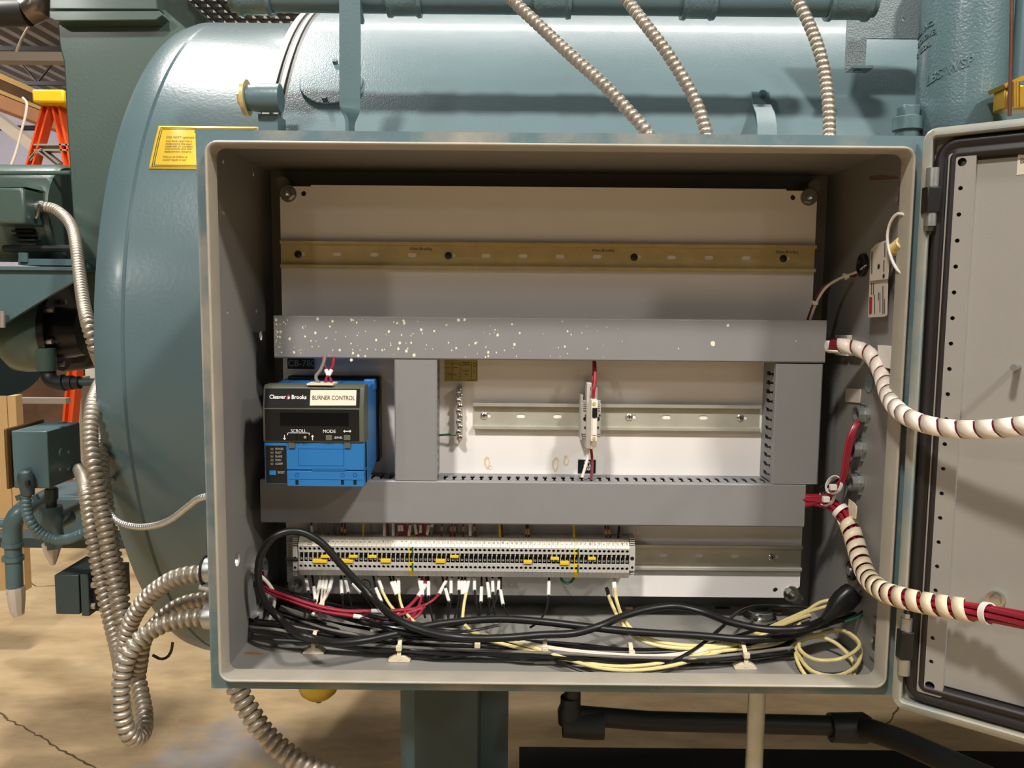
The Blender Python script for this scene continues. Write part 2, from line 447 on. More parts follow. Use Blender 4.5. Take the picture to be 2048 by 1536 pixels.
# stepladder
LY = 2.9
t = thing('stepladder', 'orange fibreglass stepladder with yellow top cap behind the motor', 'ladder', (at(105, 900, LY).x, LY, FZ))
a, b = at(86, 188, LY), at(150, 215, LY); MB().box(a.x, b.x, LY-.09, LY+.12, b.z, a.z).build('top_cap', M_CAPY, t, bevel=.01)
def rail(p0, p1, w, name='rail', y0=LY, y1=LY, m=M_ORANGE):
    a = at(p0[0], p0[1], y0); b = at(p1[0], p1[1], y1); d = (b-a).normalized(); s = d.cross(Y1).normalized()*w/2
    mb = MB(); mb.prism([a-s, a+s, b+s, b-s], (0, .03, 0)); 
    mb.prism([a-s, a-s*.55, b-s*.55, b-s], (0, -.03, 0)); mb.prism([a+s*.55, a+s, b+s, b+s*.55], (0, -.03, 0))
    return mb.build(name, m, t)
rail((99, 212), (55, 372), .034); rail((117, 212), (150, 372), .036)
rail((160, 640), (128, 980), .046)
rail((75, 297), (150, 297), .03, 'step', m=M_ALU); rail((66, 322), (85, 300), .014, 'spreader', m=M_ALU)
rail((85, 302), (122, 332), .022, 'spreader', m=M_ALU)
# stuff standing in the bay
a, b = at(-60, 787, 2.0), at(49, 1015, 2.0)
t = thing('plywood_stack', 'pale plywood sheets standing behind the teal switch box', 'plywood', (a.x, 2.0, b.z))
MB().box(a.x, at(20, 800, 2).x, 1.98, 2.02, b.z-.3, a.z).build('panel', M_PLY, t); MB().box(at(20, 800, 2).x+.003, b.x, 1.98, 2.02, b.z-.3, a.z-.004).build('panel', M_PLY, t)
a, b = at(40, 690, 5.0), at(135, 900, 5.0)
tag(MB().box(a.x-.3, b.x+.1, 5.0, 5.1, FZ, a.z).build('brown_board', M_BROWN, smooth=False), 'dark brown board leaning far behind the pump', 'board')
a, b = at(30, 796, 2.6), at(132, 808, 2.6)
tag(MB().box(a.x, b.x, 2.6, 2.64, b.z, a.z).build('shelf_bar', M_ALU), 'grey metal shelf bar beside the orange ladder rail', 'bar')
a, b = at(146, 755, 3.4), at(168, 930, 3.4)
tag(MB().box(a.x, b.x, 3.4, 3.5, FZ, a.z).build('grey_post', M_ALU), 'pale grey post between the ladder and the boiler front', 'post')
a, b = at(168, 690, 3.8), at(200, 930, 3.8)
tag(MB().box(a.x, b.x, 3.8, 3.9, FZ, a.z).build('white_board', M_WHITE), 'cream white board standing upright beside the grey post', 'board')

# ================================================================== boiler
BY, BZ, BR = 1.097, .025, .735
def cylhit(px, py, r):
    d = ray(px, py); oy, oz = CAM.y-BY, CAM.z-BZ
    A = d.y*d.y+d.z*d.z; B = oy*d.y+oz*d.z; D = B*B-A*(oy*oy+oz*oz-r*r)
    return CAM+d*((-B-math.sqrt(max(D, 0)))/A)
def onshell(X, th, r): return V((X, BY-r*math.cos(th), BZ+r*math.sin(th)))
def shellang(p): return math.atan2(p.z-BZ, BY-p.y)
boiler = thing('boiler', 'large blue-grey horizontal boiler behind the open control cabinet', 'boiler', (0, BY, FZ))
MB().lathe([(-.4205, .60), (-.4205, BR), (1.75, BR), (1.75, 0)], (0, BY, BZ), X1, 160).build('shell', M_BOIL, boiler, ang=30)
head = MB().lathe([(-.7, 0), (-.7, .62), (-.708, .668), (-.7, .698), (-.68, .7045), (-.655, .7045), (-.652, .7015), (-.649, .7045), (-.47, .7045), (-.47, .60)], (0, BY, BZ), X1, 160).build('front_head', M_HEAD, boiler, ang=30)
MB().lathe([(-.47, .65), (-.4545, .70), (-.4545, .737), (-.4425, .738), (-.4425, .65)], (0, BY, BZ), X1, 160).build('door_flange', M_RING, boiler, ang=30)
MB().lathe([(-.4425, .735), (-.4345, .735)], (0, BY, BZ), X1, 160).build('gasket', M_GASKET, boiler)
MB().lathe([(-.4345, .65), (-.4345, .738), (-.428, .738), (-.428, .65)], (0, BY, BZ), X1, 160).build('shell_flange', M_RING, boiler, ang=30)
MB().lathe([(-.428, .735), (-.4205, .735)], (0, BY, BZ), X1, 160).build('gasket', M_GASKET, boiler)
# inspection cover
p = cylhit(663, 168, BR); th = shellang(p); nrm = onshell(0, th, 1)-onshell(0, th, 0)
mb = MB(); vs = []; n = 40; rings_ = [(.052, -.002), (.052, .0035), (.0505, .0045), (.03, .0045), (.01, .0045)]
for rho, lift in rings_: vs += [onshell(p.x+rho*math.cos(2*PI*k/n), th+rho*math.sin(2*PI*k/n)/BR, BR+lift) for k in range(n)]
mb.add(vs, [(i*n+k, i*n+(k+1) % n, (i+1)*n+(k+1) % n, (i+1)*n+k) for i in range(4) for k in range(n)]+[tuple(range(4*n, 5*n))])
cov = mb.build('inspection_cover', M_BOIL, boiler, ang=30)
for q in ((671, 127), (650, 200)):
    c = cylhit(q[0], q[1], BR+.004); MB().hexa(c, c+nrm*.007, .005).build('bolt', M_TEAL, cov)
# davit lug with brass washer
c = at(512, 196, .41)
lug = MB().lathe([(-.0, .0), (0, .019), (.018, .021), (.05, .021), (.05, 0)], c+V((-.012, 0, 0)), X1, 24).build('hinge_lug', M_TEAL, boiler)
MB().lathe([(-.006, 0), (-.006, .027), (0, .027), (0, 0)], c+V((-.012, 0, 0)), X1, 24).build('washer', M_BRASS, lug)
MB().hexa(c+V((-.026, 0, 0)), c+V((-.017, 0, 0)), .012).build('bolt_head', M_BRASS, lug)
a, b = at(522, 232, .43), at(548, 262, .43); MB().box(a.x, a.x+.03, .415, .46, a.z-.05, a.z).build('hinge_bracket', M_TEAL, lug)
# yellow warning sticker, wrapped on the head
rs = .7052
pa, pb = cylhit(306, 298, rs), cylhit(520, 253, rs)
t0, t1 = shellang(cylhit(318, 252, rs)), shellang(cylhit(306, 338, rs))
def patch(xa, xb, ta, tb, r, name, m, par, n=14):
    mb = MB(); vs = []
    for k in range(n+1):
        th = ta+(tb-ta)*k/n
        vs += [onshell(xa, th, r), onshell(xb, th, r)]
    mb.add(vs, [(2*k, 2*k+1, 2*k+3, 2*k+2) for k in range(n)])
    o = mb.build(name, m, par); s = o.modifiers.new('thick', 'SOLIDIFY'); s.thickness = .0003; s.offset = 1
    return o
stk = patch(pa.x, pb.x, t0, t1, rs, 'warning_sticker', M_STICK, head)
stk['label'] = 'yellow printed warning sticker'
dx = .004; dt = .0055
for e in (0, .0028):
    for (xa, xb, ta, tb) in ((pa.x+dx+e, pb.x-dx-e, t0-dt-e*1.4, t0-dt-e*1.4-.0013), (pa.x+dx+e, pb.x-dx-e, t1+dt+e*1.4, t1+dt+e*1.4+.0013),
                             (pa.x+dx+e, pa.x+dx+e+.0009, t0-dt-e*1.4, t1+dt+e*1.4), (pb.x-dx-e-.0009, pb.x-dx-e, t0-dt-e*1.4, t1+dt+e*1.4)):
        patch(xa, xb, ta, tb, rs+.0004, 'border_line', M_INK, head, 8)
lines = [(275, 'DO NOT operate or', 333), (282.5, 'you have read the o', 332), (288, 'understand the equi', 331), (293, 'materials or compon', 330.5), (298, 'instructions and war', 330), (303.5, 'replacement materia', 328), (314, 'Failure to follow e', 326), (320, 'could result in ser', 325)]
for y, s, x in lines:
    p = cylhit(x, y, rs); ang = shellang(p)
    text(head, s, (0, 0, 0), X1, Z1, .0042 if y > 280 else .0048, M_INK, align='LEFT', wrap=lambda u, v, p=p, ang=ang: onshell(p.x+u, ang+v/rs, rs+.0007), sx=.88)
p = cylhit(392, 263, rs); text(head, 'L', (0, 0, 0), X1, Z1, .008, M_INK, wrap=lambda u, v: onshell(p.x+u, shellang(p)+v/rs, rs+.0007))

# flat strap hanging from the pipe, with a quarter twist
PY = .33
t = thing('pipe_hanger', 'flat blue-grey steel strap hanging twisted in front of the boiler', 'strap', at(700, 262, PY))
mb = MB(); vs = []; N = 28; cen = [at(700, -20+ i*(300/N), PY) for i in range(N+1)]
for i, c in enumerate(cen):
    f_ = max(0, min(1, (i/N-.72)/.17)); f_ = f_*f_*(3-2*f_); A = f_*PI*.47
    wx = V((math.cos(A), math.sin(A), 0)); ty = V((-math.sin(A), math.cos(A), 0))
    vs += [c+wx*.0148-ty*.0025, c-wx*.0148-ty*.0025, c-wx*.0148+ty*.0025, c+wx*.0148+ty*.0025]
mb.add(vs, [(4*i+k, 4*i+(k+1) % 4, 4*i+4+(k+1) % 4, 4*i+4+k) for i in range(N) for k in range(4)]+[(0, 1, 2, 3), (4*N+3, 4*N+2, 4*N+1, 4*N)])
mb.build('strap', M_TEAL, t, ang=50)
MB().prism([at(712, -20, .345), at(717, -20, .345), at(728, 40, .345), at(726, 46, .345), at(708, 46, .345)], (0, .006, 0)).build('gusset', M_TEAL, t)

# pipe run with couplings
PZ = .37; pc = at(1000, -1, PZ); z0 = pc.z
t = thing('header_pipe', 'blue-grey threaded pipe run with couplings across the boiler top', 'pipe', (0, PZ, z0))
xa, xb = at(462, 0, PZ).x, at(1750, 0, PZ).x
MB().cyl((xa, PZ, z0), (xb, PZ, z0), .0205, n=32).build('pipe_section', M_TEAL, t)
for k, (u, v) in enumerate(((475, 545), (775, 843), (1068, 1142), (1363, 1430), (1655, 1738))):
    a, b = at(u, 0, PZ).x, at(v, 0, PZ).x; c = .0055
    cp = MB().lathe([(a, .02), (a, .0258), (a+c, .0265), (a+c*1.6, .0238), (b-c*1.6, .0238), (b-c, .0265), (b, .0258), (b, .02)], (0, PZ, z0), X1, 32).build('coupling', M_CAST, t)
MB().lathe([(xb-.012, .018), (xb-.004, .017), (xb, .013), (xb, 0)], (0, PZ, z0), X1, 8).build('end_plug', M_CAST, t)
MB().lathe([(xa, .0), (xa, .018), (xa+.012, .02)], (0, PZ, z0), X1, 8).build('end_plug', M_CAST, t)

# three flexible conduits dropping from the pipe to the cabinet top
fc = [([(1005, -25, .20), (1030, 5, .19), (1090, 62, .17), (1150, 118, .15), (1210, 172, .135), (1255, 220, .125), (1292, 262, .115), (1300, 276, .115)], 'flexible steel conduit dropping to the cabinet top, left of the three'),
      ([(1240, -25, .20), (1258, 5, .19), (1290, 48, .17), (1330, 100, .155), (1365, 155, .145), (1392, 205, .135), (1410, 255, .125), (1415, 276, .12)], 'flexible steel conduit dropping to the cabinet top, middle of the three'),
      ([(1583, -25, .20), (1597, 5, .195), (1618, 48, .185), (1638, 100, .17), (1650, 150, .16), (1657, 210, .145), (1659, 262, .135), (1659, 278, .13)], 'flexible steel conduit dropping to the cabinet top, right of the three')]
for pts, lb in fc:
    mb = MB(); flex(mb, [at(*p) for p in pts], .0077, pitch=.0078, depth=.3)
    tag(mb.build('flexible_conduit', M_GALV, ang=60), lb, 'conduit', 'flexible conduits above the cabinet')

# plate bracket and stepped bracket on the shell
KY = .44
t = thing('plate_bracket', 'glossy textured plate bracket with a bolted foot beside the casting', 'bracket', at(1712, 150, KY))
o_ = at(1694, 76, KY); w = at(1870, 76, KY).x-o_.x; h = .09
MB().plate(rect2(0, w, 0, h), [circle2(at(1807, 38, KY).x-o_.x, at(1807, 38, KY).z-o_.z, .0024)], o_, X1, Z1, (0, .005, 0)).build('plate', M_PLATE, t)
a, b = at(1694, 76, KY), at(1730, 138, KY); MB().box(a.x, b.x, KY-.001, KY+.005, b.z, a.z+.0005).build('leg', M_PLATE, t)
c = at(1694, 138, KY); MB().box(c.x-.001, b.x+.004, KY-.022, KY+.005, c.z-.005, c.z).build('foot', M_TEAL, t, bevel=.001)
c = at(1714, 143, KY-.012); MB().hexa(c, c+V((0, 0, .008)), .0055).build('bolt', M_TEAL, t)
t = thing('strap_bracket', 'small stepped strap bracket bolted to the shell above the cabinet', 'bracket', at(1530, 268, .42))
p0 = cylhit(1518, 187, BR); p1 = cylhit(1521, 212, BR); w = .0145
nb = onshell(0, shellang(p1), 1)-onshell(0, shellang(p1), 0)
pp = [p0+nb*.004, p1+nb*.004, at(1530, 226, .44), at(1533, 250, .40), at(1534, 300, .34)]
mb = MB(); vs = []
for i, c in enumerate(pp):
    vs += [c+V((-w, 0, 0)), c+V((w, 0, 0)), c+V((w, -.0035, -.001)), c+V((-w, -.0035, -.001))]
mb.add(vs, [(4*i+k, 4*i+(k+1) % 4, 4*i+4+(k+1) % 4, 4*i+4+k) for i in range(4) for k in range(4)]+[(0, 1, 2, 3), (16, 17, 18, 19)])
mb.build('strap', M_TEAL, t, ang=25)
c = cylhit(1522, 198, BR)+nb*.006; MB().hexa(c, c+nb*.008, .0062).build('bolt', M_TEAL, t)

# cast water column at the right
QY = .40
a, b = at(1843, 120, QY), at(2010, 120, QY); qc = (a+b)/2; qr = (b.x-a.x)/2
t = thing('water_column', 'heavy blue-grey cast water column with raised lettering', 'casting', (qc.x, QY, at(1900, 290, QY).z))
zb = at(1900, 262, QY).z; zt = at(1900, -60, QY).z
MB().lathe([(zb-.06, .03), (zb-.03, qr*.8), (zb, qr*.97), (zb+.03, qr), (zt, qr)], (qc.x, QY, 0), Z1, 64).build('casting_body', M_CAST, t)
def rtext(s, px, py, h, sl, sx=1.0):
    hit = at(px, py, QY-qr*.8)
    a0 = math.asin(max(-1, min(1, (hit.x-qc.x)/qr)))
    def W(u, v, lift=.0016):
        A = a0+u/qr; return V((qc.x+(qr+lift)*math.sin(A), QY-(qr+lift)*math.cos(A), hit.z+v+u*sl))
    cu = bpy.data.curves.new('t', 'FONT'); cu.body = s; cu.size = 1; cu.align_x = 'CENTER'; cu.align_y = 'CENTER'; cu.offset = .02; cu.resolution_u = 2; cu.extrude = .1
    to = bpy.data.objects.new('t', cu); me0 = bpy.data.meshes.new_from_object(to); k = h/.7
    mb = MB(); mb.add([W(v.co.x*k*sx, v.co.y*k, .0014 if v.co.z > 0 else -.001) for v in me0.vertices], [tuple(p.vertices) for p in me0.polygons])
    bpy.data.objects.remove(to); bpy.data.curves.remove(cu); bpy.data.meshes.remove(me0)
    mb.build('raised_lettering', M_CAST, t)
rtext('ROL, INC.', 1880, 38, .0075, .2); rtext('S GROVE.', 1880, 58, .0075, .22); rtext('S   U.S.A.', 1878, 80, .0075, .22); rtext('LBS WSP', 1900, 138, .0135, .3, .9)
c = at(1985, 205, QY-.03)
MB().lathe([(0, .02), (.005, .034), (.03, .034), (.045, .02), (.05, .0)], c+V((-.03, .02, 0)), V((.8, -.6, 0)), 28).build('side_boss', M_CAST, t)
# hex plug
c = at(1815, 250, .40)
t = thing('pipe_plug', 'blue-grey square-head pipe plug beside the water column', 'plug', c+V((0, 0, -.03)))
MB().lathe([(-.05, .017), (-.01, .017), (-.008, .0215), (.010, .0215), (.012, .018), (.012, 0)], c, Z1, 32).build('plug_body', M_TEAL, t)
a = at(1800, 232, .40); MB().box(c.x-.0125, c.x+.0125, .3875, .4125, c.z+.011, c.z+.028).build('square_head', M_TEAL, t, bevel=.002)
# brass valve and sight-glass rod
VY = .30
t = thing('gauge_valve', 'brass gauge valve against the lower end of the water column', 'valve', at(2030, 235, VY))
a, b = at(2003, 172, VY), at(2075, 222, VY); MB().box(a.x, b.x, VY-.012, VY+.02, b.z, a.z).build('valve_body', M_BRASSV, t, bevel=.003)
a, b = at(2006, 160, VY), at(2075, 170, VY); MB().prism([at(2008, 168, VY-.016), at(2075, 138, VY-.016), at(2075, 148, VY-.016), at(2012, 176, VY-.016)], (0, .04, 0)).build('bracket_arm', M_BRASSV, t)
MB().cyl(at(2030, 165, VY-.02), at(2030, 215, VY-.02), .006).build('packing_nut', M_BRASSV, t)
tag(MB().tube([at(2024, -30, VY-.03), at(2022, 100, VY-.03), at(2019, 232, VY-.03)], .0026, 8).build('guard_rod', M_COPPER), 'thin copper-brown guard rod in front of the water column', 'rod')
tag(MB().cyl(at(2040, 200, .42), at(2052, -40, .42), .022, n=24).build('riser_pipe', M_TEAL), 'blue-grey vertical riser pipe at the right edge', 'pipe')

# ---- below the cabinet
t = thing('boiler_stand', 'dark teal steel channel leg supporting the boiler', 'leg', (at(900, 1500, .8).x, .8, FZ))
xs = [at(p, 1400, .78).x for p in (829, 955)]
MB().box(xs[0], xs[1], .78, .79, FZ, -.42).build('flange', M_TEALD, t)
MB().box(xs[0], xs[0]+.01, .79, .98, FZ, -.42).build('web', M_TEALD, t); MB().box(xs[1]-.01, xs[1], .79, 1.05, FZ, -.42).build('web', M_TEALD, t)
a = at(801, 1400, .86).x; MB().box(a, xs[0]+.02, .86, .875, FZ, -.42).build('side_plate', M_CAST, t)
MB().box(xs[1], at(1017, 1400, .98).x, .98, .99, FZ, -.42).build('side_plate', M_TEAL, t)
t = thing('drain_pipe', 'black drain pipework low behind the cabinet', 'pipe', at(1300, 1450, .85))
MB().tube([at(1150, 1430, .85), at(1300, 1442, .85), at(1700, 1452, .85)], .021, 16).build('pipe_section', M_DARKPIPE, t)
MB().tube([at(1715, 1452, .85), at(1800, 1480, .75), at(1980, 1560, .6)], .024, 16).build('pipe_section', M_DARKPIPE, t)
MB().lathe([(0, .02), (0, .026), (.03, .028), (.045, .022), (.06, .022)], at(1140, 1446, .85), Z1, 16).build('union', M_DARKPIPE, t)
MB().lathe([(0, .03), (.05, .034), (.09, .034), (.09, .02)], at(1125, 1446, .85), X1, 16).build('elbow_fitting', M_DARKPIPE, t)
MB().lathe([(0, .02), (.0, .031), (.075, .033), (.09, .024)], at(1660, 1455, .85), X1, 16).build('tee_fitting', M_DARKPIPE, t)
MB().cyl(at(1145, 1425, .85), at(1145, 1300, .85), .018).build('pipe_section', M_DARKPIPE, t)
tag(MB().box(-.02, 1.74, 1.19, 1.33, FZ, -1.12).build('skid_or_shade_bar', M_DARKPIPE), 'low black bar added to darken the floor under the boiler', 'beam')  # made-up bar that blocks light so the floor under the boiler reads black
c = at(1514, 1392, .10)
tag(MB().cyl((c.x, .10, -.3046), (c.x-.002, .10, FZ), .0107, n=24).build('conduit_pipe', M_GALVG), 'galvanised conduit pipe standing under the cabinet floor', 'pipe')
c = at(637, 1370, .5)
t = thing('yellow_float', 'dark yellow rounded housing hanging below the cabinet', 'housing', c)
MB().lathe([(.03, .036), (0, .0355), (-.012, .031), (-.021, .021), (-.0255, .008), (-.026, .0)], c, Z1, 28).build('bowl', M_YELBALL, t)
MB().cyl(c+V((0, 0, -.024)), c+V((0, 0, -.031)), .005).build('drain_nub', M_DARK, t)
MB().cyl(c+V((0, 0, .03)), c+V((0, .08, .03)), .03, n=20).build('neck', M_DARK, t)
mb = MB(); flex(mb, [at(*p) for p in ((466, 1352, .13), (478, 1385, .125), (500, 1425, .12), (532, 1470, .115), (575, 1508, .11), (622, 1536, .105), (690, 1562, .1), (760, 1580, .1))], .0138, pitch=.0105, depth=.32)
tag(mb.build('flexible_conduit', M_GALV, ang=60), 'thick flexible conduit curving down from the cabinet floor to the right', 'conduit')
# ================================================================== left side machinery
GY = .97
t = thing('air_housing', 'tall green sheet-metal air housing in front of the boiler head', 'housing', at(230, 640, GY))
MB().prism([at(p[0], p[1], GY) for p in ((113, 40), (119, 95), (127, 125), (133, 250), (145, 430), (166, 540), (186, 620), (300, 660), (380, 300), (372, 90), (345, 40))], (0, .5, 0)).build('body_shell', M_TEALG, t, bevel=.004)
MB().prism([at(p[0], p[1], GY-.035) for p in ((98, 21), (98, 36), (110, 42), (312, 40), (325, 30), (318, 21))], (0, .55, 0)).build('flange', M_TEALG, t, bevel=.002)
MB().prism([at(p[0], p[1], GY-.03) for p in ((98, -70), (98, 19), (316, 19), (300, -70))], (0, .53, 0)).build('upper_box', M_TEALG, t, bevel=.003)
MB().prism([at(p[0], p[1], GY) for p in ((316, 20), (330, 20), (385, 72), (368, 78))], (0, .5, 0)).build('brace_plate', M_TEALG, t)
# walkway grating
t = thing('walkway_grating', 'dark steel walkway grating above the boiler head', 'grating', (-.9, 1.6, .85))
gz = .86; gx0 = atZ(325, 4, gz).x
mb = MB()
for k in range(26): x = gx0+.02+k*.03; mb.box(x-.0025, x+.0025, 1.05, 2.4, gz, gz+.025)
mb.build('bearing_bars', M_DARK, t, smooth=False)['kind'] = 'stuff'
mb = MB()
for k in range(32): y = 1.07+k*.042; mb.box(gx0, gx0+.8, y-.003, y+.003, gz+.015, gz+.022)
mb.build('cross_bars', M_BEAM, t, smooth=False)['kind'] = 'stuff'
MB().box(gx0-.006, gx0, 1.05, 2.4, gz-.03, gz+.03).build('edge_bar', M_ALU, t)
# motor
mc = at(60, 428, 1.08); mr = .112
t = thing('electric_motor', 'green electric motor with terminal box beside the air housing', 'motor', mc+V((0, 0, -mr)))
xl, xr = at(-80, 428, 1.08).x, at(146, 428, 1.08).x
MB().lathe([(xl, .1), (xl, mr), (xr-.01, mr), (xr, mr-.006), (xr, 0)], (0, 1.08, mc.z), X1, 48).build('motor_body', M_TEALG, t)
for k in range(4):
    a, b = at(17, 459+k*9, .955), at(60+k*2, 463+k*9, .955)
    MB().box(a.x, b.x, .966+.0*k, .99, b.z, a.z).build('vent_slot', M_DARK, t)
MB().tube([at(-20, 346, .99), at(142, 346, .99)], .005, 8).build('tie_rod', M_TEALG, t)
MB().tube([at(8, 497, .97), at(160, 497, .97)], .008, 8).build('tie_rod', M_DARKPIPE, t)
a, b = at(-40, 374, .90), at(50, 448, .90)
tb = MB().box(a.x, b.x, .90, 1.0, b.z, a.z).build('terminal_box', M_TEALG, t, bevel=.006)
MB().prism([at(p[0], p[1], .905) for p in ((-40, 366), (25, 360), (45, 364), (53, 374), (-40, 374))], (0, .07, 0)).build('box_lid', M_TEALG, tb)
MB().cyl(at(50, 415, .95), at(62, 415, .95), .026, n=20).build('box_hub', M_TEALG, tb)
c0, c1 = at(64, 413, .95), at(88, 413, .95)
MB().cyl(c0, c1, .0125, n=20).build('connector', M_GALVG, t)
MB().tube([at(80, 408, .93), at(75, 432, .93), at(72, 436, .93)], .004, 8).build('clamp_screw', M_STEEL, t)
mb = MB(); flex(mb, [at(*p) for p in ((82, 413, .95), (105, 417, .94), (128, 432, .90), (144, 455, .84), (152, 490, .76), (157, 530, .70), (162, 570, .64), (168, 610, .58), (178, 655, .52), (190, 695, .52), (205, 735, .62))], .0118, pitch=.0105, depth=.34)
tag(mb.build('flexible_conduit', M_GALV, ang=60), 'flexible steel conduit curving down from the motor terminal box', 'conduit')
# motor platform
t = thing('motor_platform', 'teal gusseted motor platform below the electric motor', 'platform', at(60, 560, .95))
MB().prism([at(p[0], p[1], .90) for p in ((-60, 541), (157, 541), (157, 556), (0, 652), (-60, 690))], (0, .012, 0)).build('gusset', M_TEAL, t)
a, b = at(-60, 532, .89), at(157, 541, .89); MB().box(a.x, b.x, .89, 1.35, b.z, a.z).build('top_plate', M_TEAL, t)
a, b = at(36, 517, .93), at(154, 531, .93); MB().box(a.x, b.x, .93, 1.2, b.z, a.z).build('motor_foot', M_TEAL, t)
c = at(48, 524, .93); MB().hexa(c, c+V((0, 0, .02)), .01).build('bolt', M_TEAL, t)
c = at(7, 620, .895); MB().cyl(at(5, 622, .885), at(5, 655, .885), .006).build('latch', M_ALU, t)
# pump
pc_ = at(70, 668, 1.05)
t = thing('air_pump', 'round grey pump with black flange under the motor platform', 'pump', pc_+V((0, 0, -.09)))
ax = V((1, .12, .05)).normalized(); pr = .088
MB().lathe([(-.065, .0), (-.065, pr*.72), (-.045, pr*.95), (-.02, pr), (.04, pr), (.04, .0)], pc_, ax, 40).build('pump_body', M_TEALG, t)
MB().lathe([(.04, pr*1.02), (.055, pr*1.02), (.055, pr*.7), (.11, pr*.62), (.12, 0)], pc_, ax, 32).build('black_flange', M_BLACKP, t)
fl_ = pc_+ax*.055; aa = ax.orthogonal().normalized(); bb = ax.cross(aa)
for k in range(6):
    c = fl_+(aa*math.cos(k*PI/3+.5)+bb*math.sin(k*PI/3+.5))*pr*.85; MB().hexa(c, c+ax*.012, .007).build('flange_bolt', M_ALU, t)
c = at(93, 722, .99); MB().cyl(c+V((0, 0, .03)), c+V((0, 0, -.022)), .021, n=20).build('outlet_boss', M_TEALG, t)
g = at(-5, 690, 1.16); MB().lathe([(-.02, 0), (-.02, .125), (.03, .125), (.03, 0)], g, V((1, -.35, 0)), 40).build('belt_guard', M_TEALD, t)
tag(MB().prism([at(x, y, 1.36) for x, y in ((-60, 640), (30, 560), (170, 535), (200, 560), (200, 700), (178, 738), (120, 745), (40, 715), (-60, 735))], (0, .25, 0)).build('dark_backing', M_DARK, bevel=.02), 'dark backing added behind the round grey pump', 'casing')  # dark backing added so the gap behind the pump looks black
c0 = at(97, 740, .99)
t = thing('elbow_pipe', 'dark elbow and pipe leaving the pump towards the boiler', 'pipe', c0)
MB().tube(crv([at(97, 733, .99), at(97, 750, .99), at(103, 762, .985), at(118, 766, .98), at(128, 766, .98)], .006), .0165, 16).build('elbow', M_DARKPIPE, t)
for u, v, r in ((125, 130, .019), (131, 146, .0165), (147, 160, .0145)): MB().cyl(at(u, 766, .98), at(v, 765, .98), r, n=16).build('fitting', M_DARKPIPE, t)
MB().cyl(at(158, 765, .98), at(215, 763, .98), .0085, n=16).build('pipe_section', M_TEALD, t)
MB().cyl(at(88, 739, .99), at(106, 740, .99), .012, n=12).build('fitting', M_DARKPIPE, t)
# switch box on pipe stem
SY = .74
t = thing('pressure_switch_box', 'teal switch box with brown edged cover in front of the plywood', 'switch box', at(100, 978, SY))
a, b = at(22, 862, SY), at(99, 977, SY)
MB().box(a.x, b.x, SY, SY+.125, b.z, a.z).build('case', M_TEAL, t, bevel=.002)
c_, d_ = at(9, 858, SY), at(21, 976, SY)
MB().box(c_.x, d_.x, SY-.004, SY+.13, d_.z-.002, c_.z+.001).build('cover', mat('amber_cover', (92, 66, 34), .35), t, bevel=.002)
MB().cyl(at(125, 846, SY+.06), at(125, 843, SY+.06), .008).build('top_screw', M_TEALD, t)
for (u, v, r) in ((122, 905, .009), (137, 905, .004), (120, 940, .005), (137, 938, .0055)):
    c = atX(u, v, b.x); MB().cyl(c, c+V((.003, 0, 0)), r, n=14).build('side_boss', M_TEAL, t)
cc = at(57, 975, SY-.02)
cn = MB().lathe([(-.022, .0125), (.0, .0145), (.018, .0145), (.026, .011), (.029, 0)], at(53, 968, SY-.012), V((0, -.15, 1)), 20).build('angle_connector', M_TEALD, t)
MB().cyl(at(60, 955, SY-.005), at(60, 955, SY+.005), .02, n=20).build('hub', M_TEALD, cn)
for u in (36, 70): MB().tube([at(u, 990, SY-.015), at(u+4, 1000, SY-.015)], .006, 8).build('clamp_screw', M_TEALD, cn)
MB().box(at(52, 963, SY-.03).x-.003, at(52, 963, SY-.03).x+.003, SY-.029, SY-.02, at(52, 972, SY-.03).z, at(52, 962, SY-.03).z).build('inspection_slot', M_DARK, cn)
mb = MB(); flex(mb, [at(*p) for p in ((52, 988, SY-.01), (52, 1015, SY-.01), (60, 1042, SY-.01), (80, 1065, SY), (108, 1078, SY), (138, 1078, SY-.02), (160, 1070, SY-.04), (190, 1055, SY-.04))], .0105, pitch=.009, depth=.18)
tag(mb.build('flexible_conduit', M_TEAL, ang=60), 'teal painted flexible conduit hanging below the switch box', 'conduit')
# pipework under the switch box
NY = .82
t = thing('gas_pipework', 'teal threaded pipework with paper tape on the open ends', 'pipe', at(60, 1230, NY))
MB().cyl(at(103, 975, NY), at(103, 1020, NY), .0105, n=16).build('stem', M_TEALD, t)
MB().cyl(at(103, 978, NY), at(103, 998, NY), .0135, n=8).build('stem_nut', M_TEALD, t)
MB().tube(crv([at(103, 1012, NY), at(104, 1040, NY), at(108, 1075, NY), at(112, 1095, NY)], .01), [.021, .023, .024, .0235, .022, .02, .02, .02, .02, .02][:len(crv([at(103, 1012, NY), at(104, 1040, NY), at(108, 1075, NY), at(112, 1095, NY)], .01))], 16).build('tee_fitting', M_TEAL, t)
MB().cyl(at(118, 1035, NY), at(165, 1012, NY+.15), .012, n=16).build('pipe_section', M_TEAL, t); MB().cyl(at(108, 1048, NY), at(136, 1034, NY+.05), .018, n=16).build('tee_fitting', M_TEAL, t)
MB().cyl(at(40, 1030, NY), at(96, 994, NY+.18), .0125, n=16).build('pipe_section', M_TEAL, t)
MB().tube(crv([at(52, 1015, NY+.02), at(35, 1030, NY), at(26, 1050, NY), at(25, 1085, NY)], .008), .019, 16).build('elbow', M_TEAL, t)
for y in (1084, 1112): MB().cyl(at(26, y, NY), at(26, y+8, NY), .0215, n=16).build('elbow_collar', M_TEAL, t)
MB().cyl(at(26, 1085, NY), at(30, 1185, NY), .0168, n=20).build('pipe_section', M_TEAL, t)
MB().cyl(at(-30, 1046, NY), at(12, 1046, NY), .010, n=16).build('pipe_section', M_TEAL, t)
